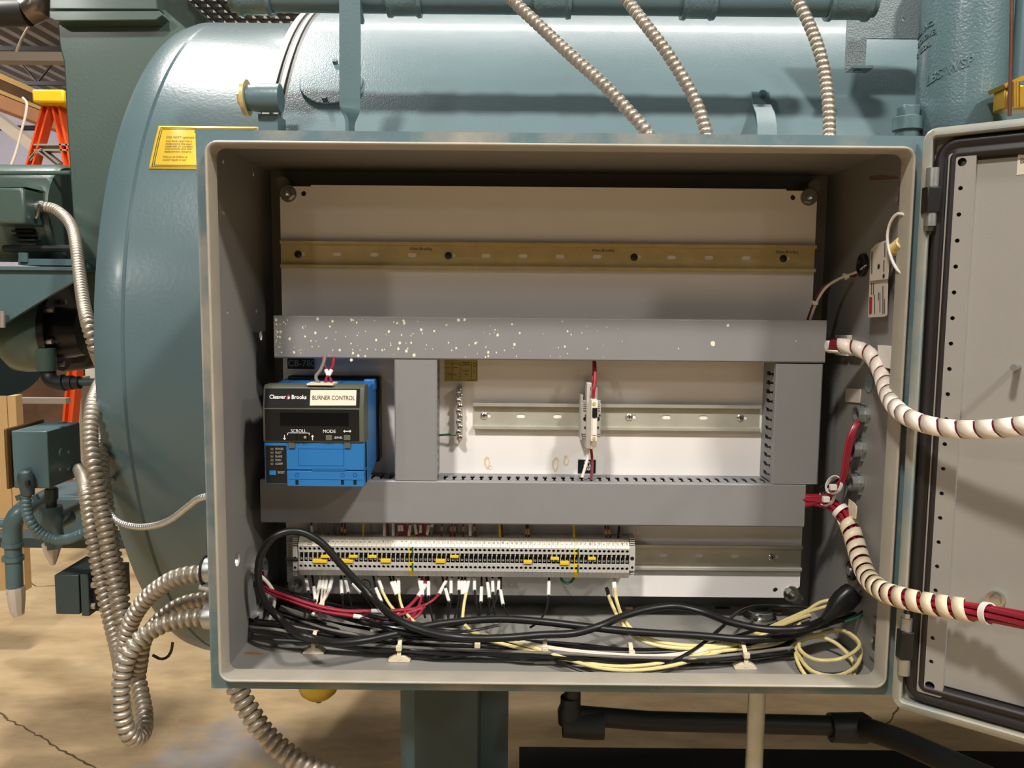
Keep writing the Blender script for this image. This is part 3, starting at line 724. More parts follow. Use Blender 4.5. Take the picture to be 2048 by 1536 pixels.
Q = crv([at(31, 1174, NY), at(33, 1200, NY), at(35, 1222, NY), at(38, 1231, NY)], .005); MB().tube(Q, [.0185-.0075*(i/(len(Q)-1))**2.5 for i in range(len(Q))], 10).build('tape_wrap', M_TAPE, t, ang=20)
Q = crv([at(103, 1087, NY), at(104, 1105, NY), at(106, 1130, NY)], .005); MB().tube(Q, [.0195-.0165*(i/(len(Q)-1))**1.4 for i in range(len(Q))], 9).build('tape_wrap', M_TAPE, t, ang=20)
a, b = at(58, 992, 1.15), at(175, 1082, 1.15)
t = thing('valve_actuator', 'blue-grey valve actuator housing behind the pipe tee', 'housing', (a.x, 1.15, b.z))
MB().box(a.x, b.x, 1.15, 1.4, b.z, a.z).build('housing_body', M_TEAL, t, bevel=.01)
MB().prism([at(66, 990, 1.17), at(150, 988, 1.17), at(168, 962, 1.35), at(120, 962, 1.35)], (0, 0, -.01)).build('lid', M_TEAL, t)
a, b = at(76, 982, 1.2), at(150, 990, 1.2); MB().box(a.x, b.x, 1.19, 1.3, b.z-.003, b.z+.002).build('warning_label', M_ORANGE, t)
a, b = at(-40, 1074, 1.25), at(250, 1098, 1.25)
tag(MB().box(a.x, b.x, 1.25, 1.33, b.z, a.z).build('skid_or_shade_bar', M_TEALD, bevel=.003), 'dark teal skid rail behind the taped pipes', 'rail')
# lower junction box
JY = .80
a, b = at(108, 1150, JY), at(160, 1229, JY)
t = thing('junction_box', 'small dark teal junction box low beside the conduits', 'junction box', (a.x, JY, b.z))
MB().box(a.x, b.x, JY, JY+.13, b.z, a.z).build('case', M_TEALD, t, bevel=.002)
c_ = at(180, 1229, JY); MB().box(b.x+.004, c_.x, JY-.002, JY+.13, b.z-.003, a.z+.003).build('cover', M_TEALD, t, bevel=.002)
MB().box(c_.x, c_.x+.03, JY+.01, JY+.12, b.z+.004, a.z-.01).build('hub_block', M_BLACKP, t)
for y in (1170, 1212): MB().hexa(at(184, y, JY+.01), at(192, y, JY+.01), .007).build('bolt', M_ALU, t)

# ---- conduits running into the cabinet's left wall
XW = -.381
def wl(px, py): return atX(px, py, XW)
cons = []
e1 = V((XW, .165, at(400, 1140, .165).z)); e2 = V((XW, .215, at(413, 1192, .215).z)); e3 = V((XW, .165, at(413, 1233, .165).z))
def con_pts(L): return [at(*p) for p in L]
c1 = con_pts([(214, 742, .62), (197, 775, .48), (185, 815, .40), (180, 870, .36), (186, 930, .33), (200, 1000, .32), (211, 1060, .31), (223, 1130, .30), (237, 1200, .285), (252, 1270, .27), (268, 1330, .255), (282, 1390, .23), (289, 1440, .20), (284, 1468, .175), (270, 1478, .155), (255, 1464, .14), (245, 1430, .135), (241, 1390, .135), (245, 1345, .14), (261, 1302, .147), (290, 1270, .155), (335, 1246, .16), (380, 1236, .163)])+[e3]
c2 = con_pts([(150, 925, .98), (160, 945, .76), (168, 965, .54), (173, 990, .43), (180, 1040, .40), (192, 1110, .385), (206, 1180, .37), (222, 1245, .35), (236, 1300, .32), (243, 1335, .285), (246, 1350, .25), (247, 1330, .225), (250, 1290, .21), (263, 1242, .20), (288, 1203, .19), (322, 1173, .18), (362, 1153, .172)])+[e1]
c3 = con_pts([(232, 815, .62), (212, 860, .48), (204, 900, .41), (206, 950, .38), (214, 1010, .35), (226, 1090, .34), (238, 1160, .33), (250, 1230, .315), (261, 1290, .295), (270, 1330, .27), (277, 1345, .25), (281, 1325, .24), (288, 1285, .235), (305, 1254, .23), (340, 1222, .225), (380, 1203, .22)])+[e2]
for pts, r, lb in ((c1, .0118, 'flexible conduit looping below the cabinet and into its lowest left connector'), (c2, .0118, 'flexible conduit rising to the upper connector with the black clamp on the cabinet side'), (c3, .0105, 'flexible conduit entering the cabinet side between the other two conduits')):
    mb = MB(); flex(mb, pts, r, pitch=.0098, depth=.34)
    tag(mb.build('flexible_conduit', M_GALV, ang=60), lb, 'conduit', 'flexible conduits beside the cabinet')
def connector(e, lb, clamp, L=.068):
    t = thing('conduit_connector', lb, 'connector', e+V((-.01, 0, 0)), 'conduit connectors in the left wall')
    MB().lathe([(-L, .0125), (-L, .0158), (-L+.004, .0165), (-L+.03, .0162), (-L+.034, .0150), (-.004, .0152), (-.004, .017), (0, .017), (0, .0135)], e, X1, 28).build('sleeve', M_GALVG, t)
    MB().lathe([(.002, .0135), (.002, .0205), (.006, .0205), (.0065, .0165), (.012, .0165), (.012, .0125), (.004, .0125)], e, X1, 12).build('locknut', M_GALVG, t, ang=25)
    if clamp:
        q = [e+V((-L+.001, .0178*math.cos(a), .0178*math.sin(a))) for a in [k*PI/10 for k in range(21)]]
        MB().tube(q, .0014, 6).build('clamp_band', M_DARK, t); MB().tube([e+V((-L-.002, -.01, -.019)), e+V((-L+.012, -.01, -.022))], .004, 8).build('clamp_screw', M_GALVG, t)
connector(e1, 'upper conduit connector with dark clamp band in the cabinet side', True); connector(e2, 'middle conduit connector in the cabinet side, set farther back', False, .022); connector(e3, 'lowest conduit connector in the cabinet side', False)
mb = MB(); flex(mb, con_pts([(262, 985, .60), (243, 968, .50), (224, 960, .42), (210, 965, .37), (203, 985, .34), (212, 1015, .33), (235, 1042, .32), (268, 1053, .31), (305, 1052, .30), (340, 1040, .285), (378, 1012, .265), (405, 995, .25)])+[V((XW, .24, at(416, 988, .24).z))], .0052, pitch=.0038, depth=.12, n=12, k=5)
tag(mb.build('armoured_cable', M_ARMOUR, ang=70), 'thin silver armoured cable swooping into the cabinet side', 'cable')
wire('thin_black_wire', con_pts([(345, 1285, .2), (343, 1300, .2), (335, 1314, .2), (322, 1318, .2), (305, 1310, .2)]), .002, M_WBLK, 'thin black wire loop hanging below the conduits', 'wire')
# ================================================================== control cabinet
W2, H2, DP = .381, .3046, .262
cab = thing('control_cabinet', 'open grey steel control cabinet mounted in front of the boiler', 'cabinet', (0, .13, -H2))
def ring(mb, prof, x0, x1, z0, z1, r0, mapf, n=5):
    """closed profile of (inset, height) swept round a rounded rectangle"""
    m = None; vs = []
    for d, h in prof:
        L = rrect2(x0+d, x1-d, z0+d, z1-d, max(r0-d, .0006), n); m = len(L)
        vs += [mapf(p[0], p[1], h) for p in L]
    k = len(prof); fs = []
    for i in range(k):
        j = (i+1) % k
        fs += [(i*m+a, i*m+(a+1) % m, j*m+(a+1) % m, j*m+a) for a in range(m)]
    return mb.add(vs, fs)
mapbox = lambda x, z, h: V((x, h, z))
MB().box(-W2, W2, DP, DP+.002, -H2, H2).build('back_wall', M_BOX, cab)
MB().box(-W2, W2, .002, DP, H2-.002, H2).build('top_wall', M_BOX, cab)
MB().box(-W2, W2, .002, DP, -H2, -H2+.002).build('bottom_wall', M_BOXF, cab)
# left wall with real knock-out holes
lw = []
def lw2(px, py):
    p = atX(px, py, -W2+.002); return (p.y, p.z)
hl = lw2(522, 671)
lw.append(slot2(hl[0], hl[1], .013, .0128)); c = lw2(475, 1118); lw.append(circle2(c[0], c[1], .009, 16))
for q in ((447, 324), (507, 349), (456, 624), (513, 622)):
    c = lw2(*q); lw.append(circle2(c[0], c[1], .0028, 10))
MB().plate(rect2(.002, DP, -H2+.002, H2-.002), lw, (-W2, 0, 0), Y1, Z1, (.002, 0, 0)).build('side_wall', M_BOX, cab)
MB().box(W2-.002, W2, .002, DP, -H2+.002, H2-.002).build('side_wall', M_BOX, cab)

mb = MB(); ring(mb, [(0, 0), (0, .002), (.0155, .002), (.0155, 0)], -W2, W2, -H2, H2, .0012, mapbox, 2); mb.build('front_flange', M_FLANGE, cab)
mb = MB(); ring(mb, [(.0125, .001), (.0125, -.010), (.0132, -.0122), (.0145, -.013), (.0158, -.0125), (.0165, -.011), (.0165, .014), (.015, .014), (.015, .001)], -W2, W2, -H2, H2, .026, mapbox, 6); mb.build('gasket_lip', M_LIP, cab, ang=50)
# inner stud brackets on the side walls
for (px0, py0, px1, py1, lb) in ((1793, 376, 1812, 425, 'upper'), (1742, 1228, 1764, 1312, 'lower')):
    a = atX(px0, (py0+py1)/2, W2-.004); b = atX(px1, (py0+py1)/2, W2-.004)
    za, zb_ = atX(px0, py0, W2-.004).z, atX(px0, py1, W2-.004).z
    y0, y1 = sorted((a.y, b.y))
    br = MB().plate(rrect2(y0, y1, zb_, za, .003), [rect2(y0+.006, y1-.006, za-.02, za-.008), rect2(y0+.006, y1-.006, zb_+.008, zb_+.02)], (W2-.002, 0, 0), Y1, Z1, (-.003, 0, 0)).build('hinge_plate', M_BOX, cab)
    c = V((W2-.005, (y0+y1)/2, (za+zb_)/2)); MB().hexa(c, c+V((-.004, 0, 0)), .004).build('bolt', M_STEEL, br)
# hinges on the right edge
HX, HY = .3760, -.0310
for (ys, lb) in (((336, 374, 426, 452, 462, 470), 'up'), ((1348, 1316, 1260, 1236, 1226, 1216), 'dn')):
    z = [at(1845, y, HY).z for y in ys]
    if lb == 'dn':
        z = [at(1798, y, HY).z for y in ys]
    hg = MB().cyl((HX, HY, z[0]), (HX, HY, z[1]), .0062, n=24).build('hinge', M_GALVG, cab)
    MB().cyl((HX, HY, z[2]), (HX, HY, z[3]), .0059, n=24).build('knuckle', M_GALVG, hg)
    a, b = sorted((z[1], z[2])); MB().box(HX-.0075, HX+.0065, HY-.007, HY+.006, a, b).build('hinge_block', M_BLACKP, hg, bevel=.0012)
    MB().cyl((HX, HY, z[3]), (HX, HY, z[4]), .0045, n=6).build('pin_nut', M_STEEL, hg); MB().cyl((HX, HY, z[4]), (HX, HY, z[5]), .0030, .0015, n=12).build('pin_tip', M_DARK, hg)
# ---- door, swung open towards the camera
DA = math.radians(38.5); DU = V((math.cos(DA), -math.sin(DA), 0)); DN = V((-math.sin(DA), -math.cos(DA), 0)); DH = V((.3775, -.0115, 0))
def dp(s, z, h): return DH+DU*s+DN*h+Z1*z
def dpx(px, py, h=0):
    d = ray(px, py); q = DH+DN*h; t_ = (q-CAM).dot(DN)/d.dot(DN); p = CAM+d*t_
    return (p-DH).dot(DU), p.z
DW, DHt = .75, .307
def mapd(x, z, h): return dp(x, z, h)
def dbox(mb, s0, s1, z0, z1, h0, h1):
    vs = [dp(s, z, h) for z in (z0, z1) for h in (h0, h1) for s in (s0, s1)]
    return mb.add(vs, [(0, 2, 3, 1), (4, 5, 7, 6), (0, 1, 5, 4), (2, 6, 7, 3), (0, 4, 6, 2), (1, 3, 7, 5)])
door = dbox(MB(), 0, DW, -DHt, DHt, -.004, -.002).build('door', M_DOOR, cab)
door['label'] = 'open cabinet door showing its grey inner face'
mb = MB(); ring(mb, [(0, -.004), (0, .013), (.0018, .0145), (.0075, .0145), (.009, .013), (.009, -.002)], 0, DW, -DHt, DHt, .012, mapd, 4); mb.build('door_rim', M_DOORRIM, door)
mb = MB(); ring(mb, [(.010, -.002), (.010, .004), (.012, .0085), (.016, .010), (.0195, .0065), (.0225, .0065), (.026, .010), (.030, .0085), (.032, .004), (.032, -.002)], 0, DW, -DHt, DHt, .032, mapd, 6); mb.build('gasket', M_GASKET, door, ang=70)
dbox(MB(), .034, DW-.034, -DHt+.034, DHt-.034, -.002, .001).build('inner_liner', M_DOOR, door)
sA = dpx(1912, 700)[0]; sT = dpx(1932, 326); sB = dpx(1859, 1365)
sx0 = (sT[0]+sB[0])/2
zt_, zb_ = dpx(1925, 308)[1], dpx(1860, 1383)[1]
hs = [circle2(0, sT[1], .0042, 12), circle2(0, sB[1], .0048, 12)]
z = dpx(1928, 378)[1]; dz = (z-dpx(1880, 1081)[1])/14
zz = z
while zz > sB[1]+.012: hs.append(circle2(0, zz, .0022, 10)); zz -= dz
MB().plate(rrect2(-.0125, .0125, zb_, zt_, .003), hs, dp(sx0, 0, .0085), DU, Z1, DN*-.0015).build('perforated_strip', M_DOOR, door)
dbox(MB(), sx0-.0125, sx0-.011, zb_+.002, zt_-.002, .001, .0072).build('strip_flange', M_DOOR, door); dbox(MB(), sx0+.011, sx0+.0125, zb_+.002, zt_-.002, .001, .0072).build('strip_flange', M_DOOR, door)
s_, z_ = dpx(2036, 732); p = dp(s_, z_, .001); MB().cyl(p, p+DN*.028, .0032, n=14).build('weld_stud', M_GALVG, door)
s_, z_ = dpx(1993, 1196); p = dp(s_, z_, .001); MB().cyl(p, p+DN*.006, .0085, n=18).build('boss_nut', M_STEEL, door); MB().hexa(p+DN*.006, p+DN*.012, .0055).build('boss_screw', M_STEEL, door)
a, b = dpx(2037, 300), dpx(2037, 350)
stkd = dbox(MB(), a[0], a[0]+.07, b[1], a[1], .001, .0014).build('paper_label', M_CREAM, door)
for y, s in ((306, 'Cle'), (323, 'Bui')):
    q = dpx(2040, y); text(door, s, dp(q[0], q[1], .0018), DU, Z1, .0048, M_INK, align='LEFT')

# ---- mounting panel
PD = .198
pl, prr, pt_, pb_ = -.3493, .3428, .2759, -.2663
panel = thing('mounting_panel', 'white enamelled mounting panel bolted to the cabinet back', 'panel', (0, PD, pb_))
ph = []
for q in ((607, 387), (1586, 395), (1551, 1180)):
    p = at(q[0], q[1], PD); ph.append(circle2(p.x, p.z, .0034, 12))
nt_ = .018
outline = [(pl+.0, pb_+.016), (pl+.016, pb_), (prr-.016, pb_), (prr, pb_+.016), (prr, pt_-.016), (prr-.012, pt_-.002), (prr-.04, pt_-.002), (prr-.04, pt_), (pl+.04, pt_), (pl+.04, pt_-.002), (pl+.012, pt_-.002), (pl, pt_-.016)]
MB().plate(outline, ph, (0, PD, 0), X1, Z1, (0, .0025, 0)).build('sheet', M_PANEL, panel)
MB().box(pl+.002, prr-.002, PD+.0025, PD+.013, pb_+.016, pb_+.018).build('edge_return', M_PANEL, panel); MB().box(pl+.002, prr-.002, PD+.0025, PD+.013, pt_-.018, pt_-.0165).build('edge_return', M_PANEL, panel)
for i, q in enumerate(((577, 388), (1617, 395), (1582, 1187), (592, 1170))):
    c = at(q[0], q[1], PD)
    bt = MB().lathe([(0, .011), (-.0018, .0105), (-.0018, 0)], c, Y1, 24).build('washer', M_STEEL, panel)
    MB().hexa(c+V((0, -.0018, 0)), c+V((0, -.008, 0)), .0076).build('nut', M_STEEL, bt); MB().lathe([(-.008, .0036), (-.0125, .0034), (-.0135, .002), (-.0135, 0)], c, Y1, 14).build('stud_end', M_STEEL, bt)
    s = at(q[0]+(-12 if i in (0, 3) else 12), q[1]-22 if i < 2 else q[1]+10, PD+.03); MB().cyl(s, V((s.x, DP, s.z)), .0085, n=20).build('collar_stud', M_BOX, cab)
# print and glue marks on the panel
def flat(parent, name, m, px0, py0, px1, py1, Y, th=.0004, bevel=0):
    a, b = at(px0, py0, Y), at(px1, py1, Y); return MB().box(a.x, b.x, Y-th, Y, b.z, a.z).build(name, m, parent, smooth=False)
M_LABK = mat('engraved_black', (24, 23, 22), .3)
lab = tag(flat(None, 'engraved_nameplate', M_LABK, 575, 700, 629, 738, PD, .0015), 'black engraved nameplate lettered CB-780 above the blue control', 'nameplate')
p = at(603, 727, PD-.0016); text(lab, 'CB-780', p, X1, Z1, .0082, mat('engraved_grey', (170, 168, 160), .5), depth=.0002)
lab = tag(flat(None, 'engraved_nameplate', M_LABK, 1156, 919, 1191, 946, PD, .0015), 'black engraved nameplate below the fuse terminal on the white panel', 'nameplate')
for y, s in ((925, 'F  R'), (932, 'N LR'), (938.5, 'P AF')):
    text(lab, s, at(1174.5, y, PD-.0016), X1, Z1, .0036, M_INKW, depth=.0002, sx=.9)
lab = tag(flat(None, 'data_label', mat('old_data_label', (176, 160, 92), .5), 889, 700, 955, 763, PD, .0004), 'small yellowed printed table label under the top wiring duct', 'label')
for (x0, y0, x1, y1) in ((890, 735, 904, 735.7), (890, 746, 954, 746.7), (890, 752, 954, 752.7), (890, 758, 954, 758.7), (904, 724, 904.6, 759), (920, 724, 920.6, 759), (943, 724, 943.6, 759), (920, 731, 954, 731.6), (920, 736, 954, 736.6), (920, 740, 954, 740.6), (890, 727, 920, 727.6), (953.4, 724, 954, 760), (907, 734.5, 916, 735.6), (924, 724.5, 940, 726), (924, 728.5, 940, 729.5), (924, 741.5, 938, 742.5), (947, 726, 952, 727), (947, 733, 951, 734), (947, 743, 951, 744), (895, 748, 903, 749), (907, 748.6, 913, 749.6), (930, 748.6, 936, 749.6), (935, 760, 953, 761)):
    flat(lab, 'printed_line', M_INK, x0, y0, x1, y1, PD-.0004, .0002)
M_GLUE = mat('dried_glue', (222, 204, 164), .5)
for q, w in (((974, 925), (.004, .008)), ((1110, 928), (.005, .009)), ((1132, 921), (.004, .007)), ((980, 935), (.003, .003))):
    c = at(q[0], q[1], PD-.0003); mb = MB(); n = 14
    L = [(w[0]*(1+.25*random.uniform(-1, 1))*math.cos(2*PI*k/n), w[1]*(1+.25*random.uniform(-1, 1))*math.sin(2*PI*k/n)) for k in range(n)]
    mb.plate(L, [[(p[0]*.55+.0006, p[1]*.6) for p in L][::-1]], c, X1, Z1, (0, .0003, 0)); mb.build('glue_mark', M_GLUE, panel)
# earth symbol
c = at(730, 1170, PD-.0002); q = [c+V((.0075*math.cos(k*PI/12), 0, .0075*math.sin(k*PI/12))) for k in range(25)]
es = MB().tube(q, .0005, 5); es.box(c.x-.0004, c.x+.0004, c.y-.0003, c.y, c.z-.002, c.z+.004)
for k, w in enumerate((.004, .0028, .0014)): es.box(c.x-w, c.x+w, c.y-.0003, c.y, c.z-.0022-k*.0014, c.z-.0016-k*.0014)
es.build('earth_symbol', M_INK, panel)

# ---- DIN rails
def phillips(c, r, par, m=M_STEEL, name='screw'):
    s = MB().lathe([(0, r), (-.001, r), (-.0022, r*.7), (-.0026, 0)], c, Y1, 18).build(name, m, par)
    mb = MB(); mb.box(c.x-r*.5, c.x+r*.5, c.y-.0029, c.y-.0020, c.z-r*.11, c.z+r*.11); mb.box(c.x-r*.11, c.x+r*.11, c.y-.0029, c.y-.0020, c.z-r*.5, c.z+r*.5)
    mb.build('cross_recess', M_DARK, s, smooth=False); return s
def din(label, x0, x1, zc, slots, screws, m, mscrew, extra=()):
    t = thing('din_rail', label, 'DIN rail', ((x0+x1)/2, PD, zc-.0175), 'DIN mounting rails on the panel')
    Yw = PD-.0012; hol = [slot2(s, zc, .0118, .0056) for s in slots]+[slot2(s+.0035, zc, .0118, .0056) for s in screws]
    MB().plate(rect2(x0, x1, zc-.0125, zc+.0125), hol, (0, Yw, 0), X1, Z1, (0, .001, 0)).build('web', m, t)
    for sg in (1, -1):
        pr = [(PD-.0002, .0125), (PD-.0075, .0128), (PD-.0082, .0135), (PD-.0082, .0168), (PD-.0076, .0175), (PD-.0070, .0175), (PD-.0070, .0142), (PD-.0064, .0136), (PD-.0002, .0133)]
        MB().prism([V((x0, a, zc+sg*b)) for a, b in pr], (x1-x0, 0, 0)).build('flange', m, t)
    for s in screws: phillips(V((s, Yw, zc)), .0047, t, mscrew)
    return t
X_ = lambda px, py=512: at(px, py, PD).x
z1_ = at(1096, 513, PD-.004).z
r1 = din('yellow zinc rail, bare and longest, near the top of the panel', pl+.001, prr-.0005, z1_, [X_(p) for p in (674, 749, 824, 972, 1046, 1120, 1194, 1343, 1418, 1492)], [X_(p) for p in (597, 897, 1268, 1566)], M_BRASS, M_DARK)
for px, py in ((842, 497), (1206, 501), (1573, 503)):
    text(r1, 'Allen-Bradley', V((X_(px), PD-.0015, z1_+.0085)), X1, Z1, .0038, M_INK)
z2_ = at(1233, 834, PD-.004).z
r2 = din('short zinc rail in the middle carrying the fuse terminal', at(946, 834, PD-.006).x, at(1521, 838, PD-.006).x, z2_, [X_(p, 829) for p in (1042, 1115, 1187, 1333, 1407)], [X_(p, 829) for p in (968, 1258, 1480)], M_ZINC, M_STEEL)
z3_ = at(1090, 1111, PD-.004).z
r3 = din('zinc rail along the panel bottom behind the long terminal row', at(574, 1110, PD-.006).x, at(1604, 1110, PD-.006).x, z3_, [X_(p, 1106) for p in (1326, 1398, 1470)], [X_(p, 1106) for p in (1543,)], M_ZINC, M_STEEL)

# ---- slotted wiring ducts
YF = .140
def duct(label, x0, x1, z0, z1, horiz, extra=''):
    t = thing('wiring_duct', label, 'wiring duct', ((x0+x1)/2, PD, z0), 'slotted grey wiring ducts')
    dpt = PD-YF; e = .0018
    # cover with turned-in edges
    if horiz:
        prof = [(YF+.009, z0), (YF+.0012, z0), (YF, z0+.0016), (YF, z1-.0016), (YF+.0012, z1), (YF+.009, z1), (YF+.009, z1-.0015), (YF+.0018, z1-.0016), (YF+.0018, z0+.0016), (YF+.009, z0+.0015)]
        cv = MB().prism([V((x0, a, b)) for a, b in prof], (x1-x0, 0, 0)).build('cover', M_DUCT, t, ang=12)
        L, o, u = x1-x0, x0, X1
    else:
        prof = [(YF+.009, x0), (YF+.0012, x0), (YF, x0+.0016), (YF, x1-.0016), (YF+.0012, x1), (YF+.009, x1), (YF+.009, x1-.0015), (YF+.0018, x1-.0016), (YF+.0018, x0+.0016), (YF+.009, x0+.0015)]
        cv = MB().prism([V((b, a, z0)) for a, b in prof], (0, 0, z1-z0)).build('cover', M_DUCT, t, ang=12)
        L, o, u = z1-z0, z0, Z1
    n = int((L-.006)/.0118); hol = []
    for k in range(n):
        c = .007+k*.0118
        hol.append([(c-.0026, .012), (c+.0026, .012), (c+.0028, .026), (c+.0011, .030), (c+.0012, .033), (c+.0026, .038), (c+.0026, .046), (c+.0018, .050), (c-.0018, .050), (c-.0026, .046), (c-.0026, .038), (c-.0012, .033), (c-.0011, .030), (c-.0028, .026)])
    for sgn in (0, 1):
        if horiz: org = V((x0, PD-.0005, (z0+.0022) if sgn == 0 else (z1-.0038))); th = V((0, 0, .0016))
        else: org = V(((x0+.0022) if sgn == 0 else (x1-.0038), PD-.0005, z0)); th = V((.0016, 0, 0))
        MB().plate(rect2(0, L, 0, dpt-.003), hol, org, u, -Y1, th).build('slotted_wall', M_DUCT, t)
    if horiz: MB().box(x0, x1, PD-.002, PD-.0005, z0+.002, z1-.002).build('base', M_DUCT, t)
    else: MB().box(x0+.002, x1-.002, PD-.002, PD-.0005, z0, z1).build('base', M_DUCT, t)
    return t, cv
zt0, zt1 = at(1100, 721, YF).z, at(1100, 636, YF).z; zb0, zb1 = at(1066, 1050, YF).z, at(1066, 964, YF).z
dT, cvT = duct('long wiring duct across the middle, spattered with white paint', at(548, 680, YF).x, at(1652, 680, YF).x, zt0, zt1, True)
dB, cvB = duct('long clean wiring duct just above the terminal row', at(521, 1005, YF).x, at(1610, 1010, YF).x, zb0, zb1, True)
dL, cvL = duct('upright wiring duct beside the blue burner control', at(789, 840, YF).x, at(874, 840, YF).x, zb1+.0005, zt0-.0005, False)
dR, cvR = duct('upright wiring duct at the right end of the panel', at(1548, 850, YF).x, at(1641, 850, YF).x, zb1+.0005, zt0-.0015, False)
# paint spatter on the top cover
mb = MB(); xL, xR = at(552, 680, YF).x, at(1640, 680, YF).x
for k in range(150):
    f_ = random.random()**1.9
    if k > 135: f_ = random.random()
    x = xL+(xR-xL)*f_*.62 if k <= 135 else xL+(xR-xL)*f_
    zz = random.uniform(zt0+.003, zt1-.003); r = random.choice((.0005, .0006, .0007, .0008, .001, .0013, .0017))
    n = 9; c = V((x, YF-.00015, zz)); rr = [r*random.uniform(.8, 1.2) for _ in range(n)]
    mb.add([c+V((rr[i]*math.cos(2*PI*i/n)*.9, 0, rr[i]*math.sin(2*PI*i/n)*1.1)) for i in range(n)], [tuple(range(n))])
for q, r in (((1426, 687), .0032), ((813, 702), .002), ((828, 710), .0022), ((703, 720), .002), ((917, 640), .002)):
    n = 9; c = at(q[0], q[1], YF-.0002); mb.add([c+V((r*random.uniform(.7, 1.1)*math.cos(2*PI*i/n), 0, r*random.uniform(.8, 1.2)*math.sin(2*PI*i/n))) for i in range(n)], [tuple(range(n))])
sp = mb.build('paint_spatter', mat('spattered_paint', (234, 226, 200), .5), cvT, smooth=False); sp['kind'] = 'stuff'

# ================================================================== burner control
CF = .084
x0, x1 = at(527, 870, CF).x, at(727, 870, CF).x
zt, zs, zb = at(627, 773, CF).z, at(627, 886, CF).z, at(627, 973, CF).z
bc = thing('burner_control', 'blue and black burner control unit with a blank display', 'controller', ((x0+x1)/2, PD, zb))
MB().box(x0+.004, x1+.004, PD-.022, PD, zb+.012, zt+.004).build('subbase', M_BLACKP, bc, bevel=.003)
MB().prism([V((x0, CF+.010, zb+.004)), V((x0, CF+.014, zb)), V((x0, CF+.03, zb)), V((x0, PD-.03, zb+.012)), V((x0, PD-.012, zb+.016)), V((x0, PD-.012, zt-.002)), V((x0, PD-.016, zt)), V((x0, CF+.012, zt-.004)), V((x0, CF+.010, zt-.008))], (x1-x0, 0, 0)).build('case', M_BLUE, bc, bevel=.0015)
c = V((x1-.006, CF+.036, zt-.004)); MB().box(x1-.012, x1+.0015, CF+.07, CF+.088, zt-.012, zt+.002).build('corner_lug', M_BLUE, bc, bevel=.001); MB().cyl(V((x1-.005, CF+.0695, zt-.004)), V((x1-.005, CF+.072, zt-.004)), .003).build('lug_hole', M_BLACKP, bc)
# upper display module
zm = at(627, 817, CF).z
dm = MB().prism([V((x0-.0005, CF+.0015, zs)), V((x0-.0005, CF, zs+.002)), V((x0-.0005, CF, zm)), V((x0-.0005, CF+.006, zt-.002)), V((x0-.0005, CF+.010, zt+.001)), V((x0-.0005, CF+.030, zt+.001)), V((x0-.0005, CF+.030, zs))], (x1-x0+.001, 0, 0)).build('display_module', M_OLIVE, bc, bevel=.0008)
dm['label'] = 'black display module with olive bezel'
mx0, mx1 = x0+.0025, x1-.005
MB().box(mx0, mx1, CF-.0007, CF+.002, zs+.003, zm-.001).build('faceplate', M_BLACKM, dm)
up = (V((0, .006, zt-.002-zm))).normalized(); un = V((0, -up.z, up.y))   # sloped brand strip
def slope(px, py, lift=.0006):
    d = ray(px, py); q0 = V((0, CF, zm))+un*lift; t_ = (q0-CAM).dot(un)/d.dot(un); return CAM+d*t_
def spatch(px0, py0, px1, py1, name, m, lift, th=.0005):
    a, b, c_, d_ = slope(px0, py1, lift), slope(px1, py1, lift), slope(px1, py0, lift), slope(px0, py0, lift)
    a.x = d_.x; b.x = c_.x
    return MB().prism([a, b, c_, d_], un*-th).build(name, m, dm, smooth=False)
spatch(531, 777, 720, 815, 'brand_strip', M_BLACKM, .0007, .001)
text(dm, 'Cleaver', slope(555, 794, .0011), X1, up, .0047, M_INKW, sx=.92, off=.02); text(dm, 'Brooks', slope(598, 794.5, .0011), X1, up, .0047, M_INKW, sx=.92, off=.02)
c = slope(577, 795, .0011); mb = MB(); mb.prism([c+X1*a+up*b for a, b in ((-.0012, -.0028), (.0014, -.002), (.0024, .0005), (.001, .003), (.0006, .0012), (-.0004, .0042), (-.0022, .001), (-.0024, -.0012))], un*-.0003); mb.build('flame_emblem', M_RED, dm)
mb = MB(); mb.prism([c+un*.0003+X1*a+up*b for a, b in ((-.0004, -.0022), (.0012, -.0014), (.0015, .0004), (.0004, .0012), (-.0008, .0002))], un*-.0002); mb.build('flame_emblem', M_INKW, dm)
spatch(621, 780, 713, 811, 'paper_label', M_CREAM, .0012, .0005)
text(dm, 'BURNER CONTROL', slope(667, 796, .0016), X1, up, .0050, M_INK, sx=.8)
FP = CF-.0011
a, b = at(560, 825, FP), at(697, 852, FP); MB().box(a.x, b.x, FP, CF, b.z, a.z).build('display_window', mat('display_glass', (14, 14, 14), .12), dm)
def ft(s, px, py, h, m=M_INKW, par=dm, Y=FP, sx=1, off=.0): return text(par, s, at(px, py, Y-.0002), X1, Z1, h, m, sx=sx, off=off)
ft('SCROLL', 597, 862, .0038, sx=.95); ft('MODE', 658.5, 863, .0040, sx=.95); ft('-SAVE-', 676.5, 875.5, .0027)
def fbox(px0, py0, px1, py1, m, name, par=dm, Y=FP, th=.0006): a, b = at(px0, py0, Y), at(px1, py1, Y); return MB().box(a.x, b.x, Y-th, Y+.0003, b.z, a.z).build(name, m, par)
fbox(575, 865.5, 619, 866.4, M_INKW, 'bracket_line'); fbox(575, 865.5, 576, 870, M_INKW, 'bracket_line'); fbox(618, 865.5, 619, 870, M_INKW, 'bracket_line')
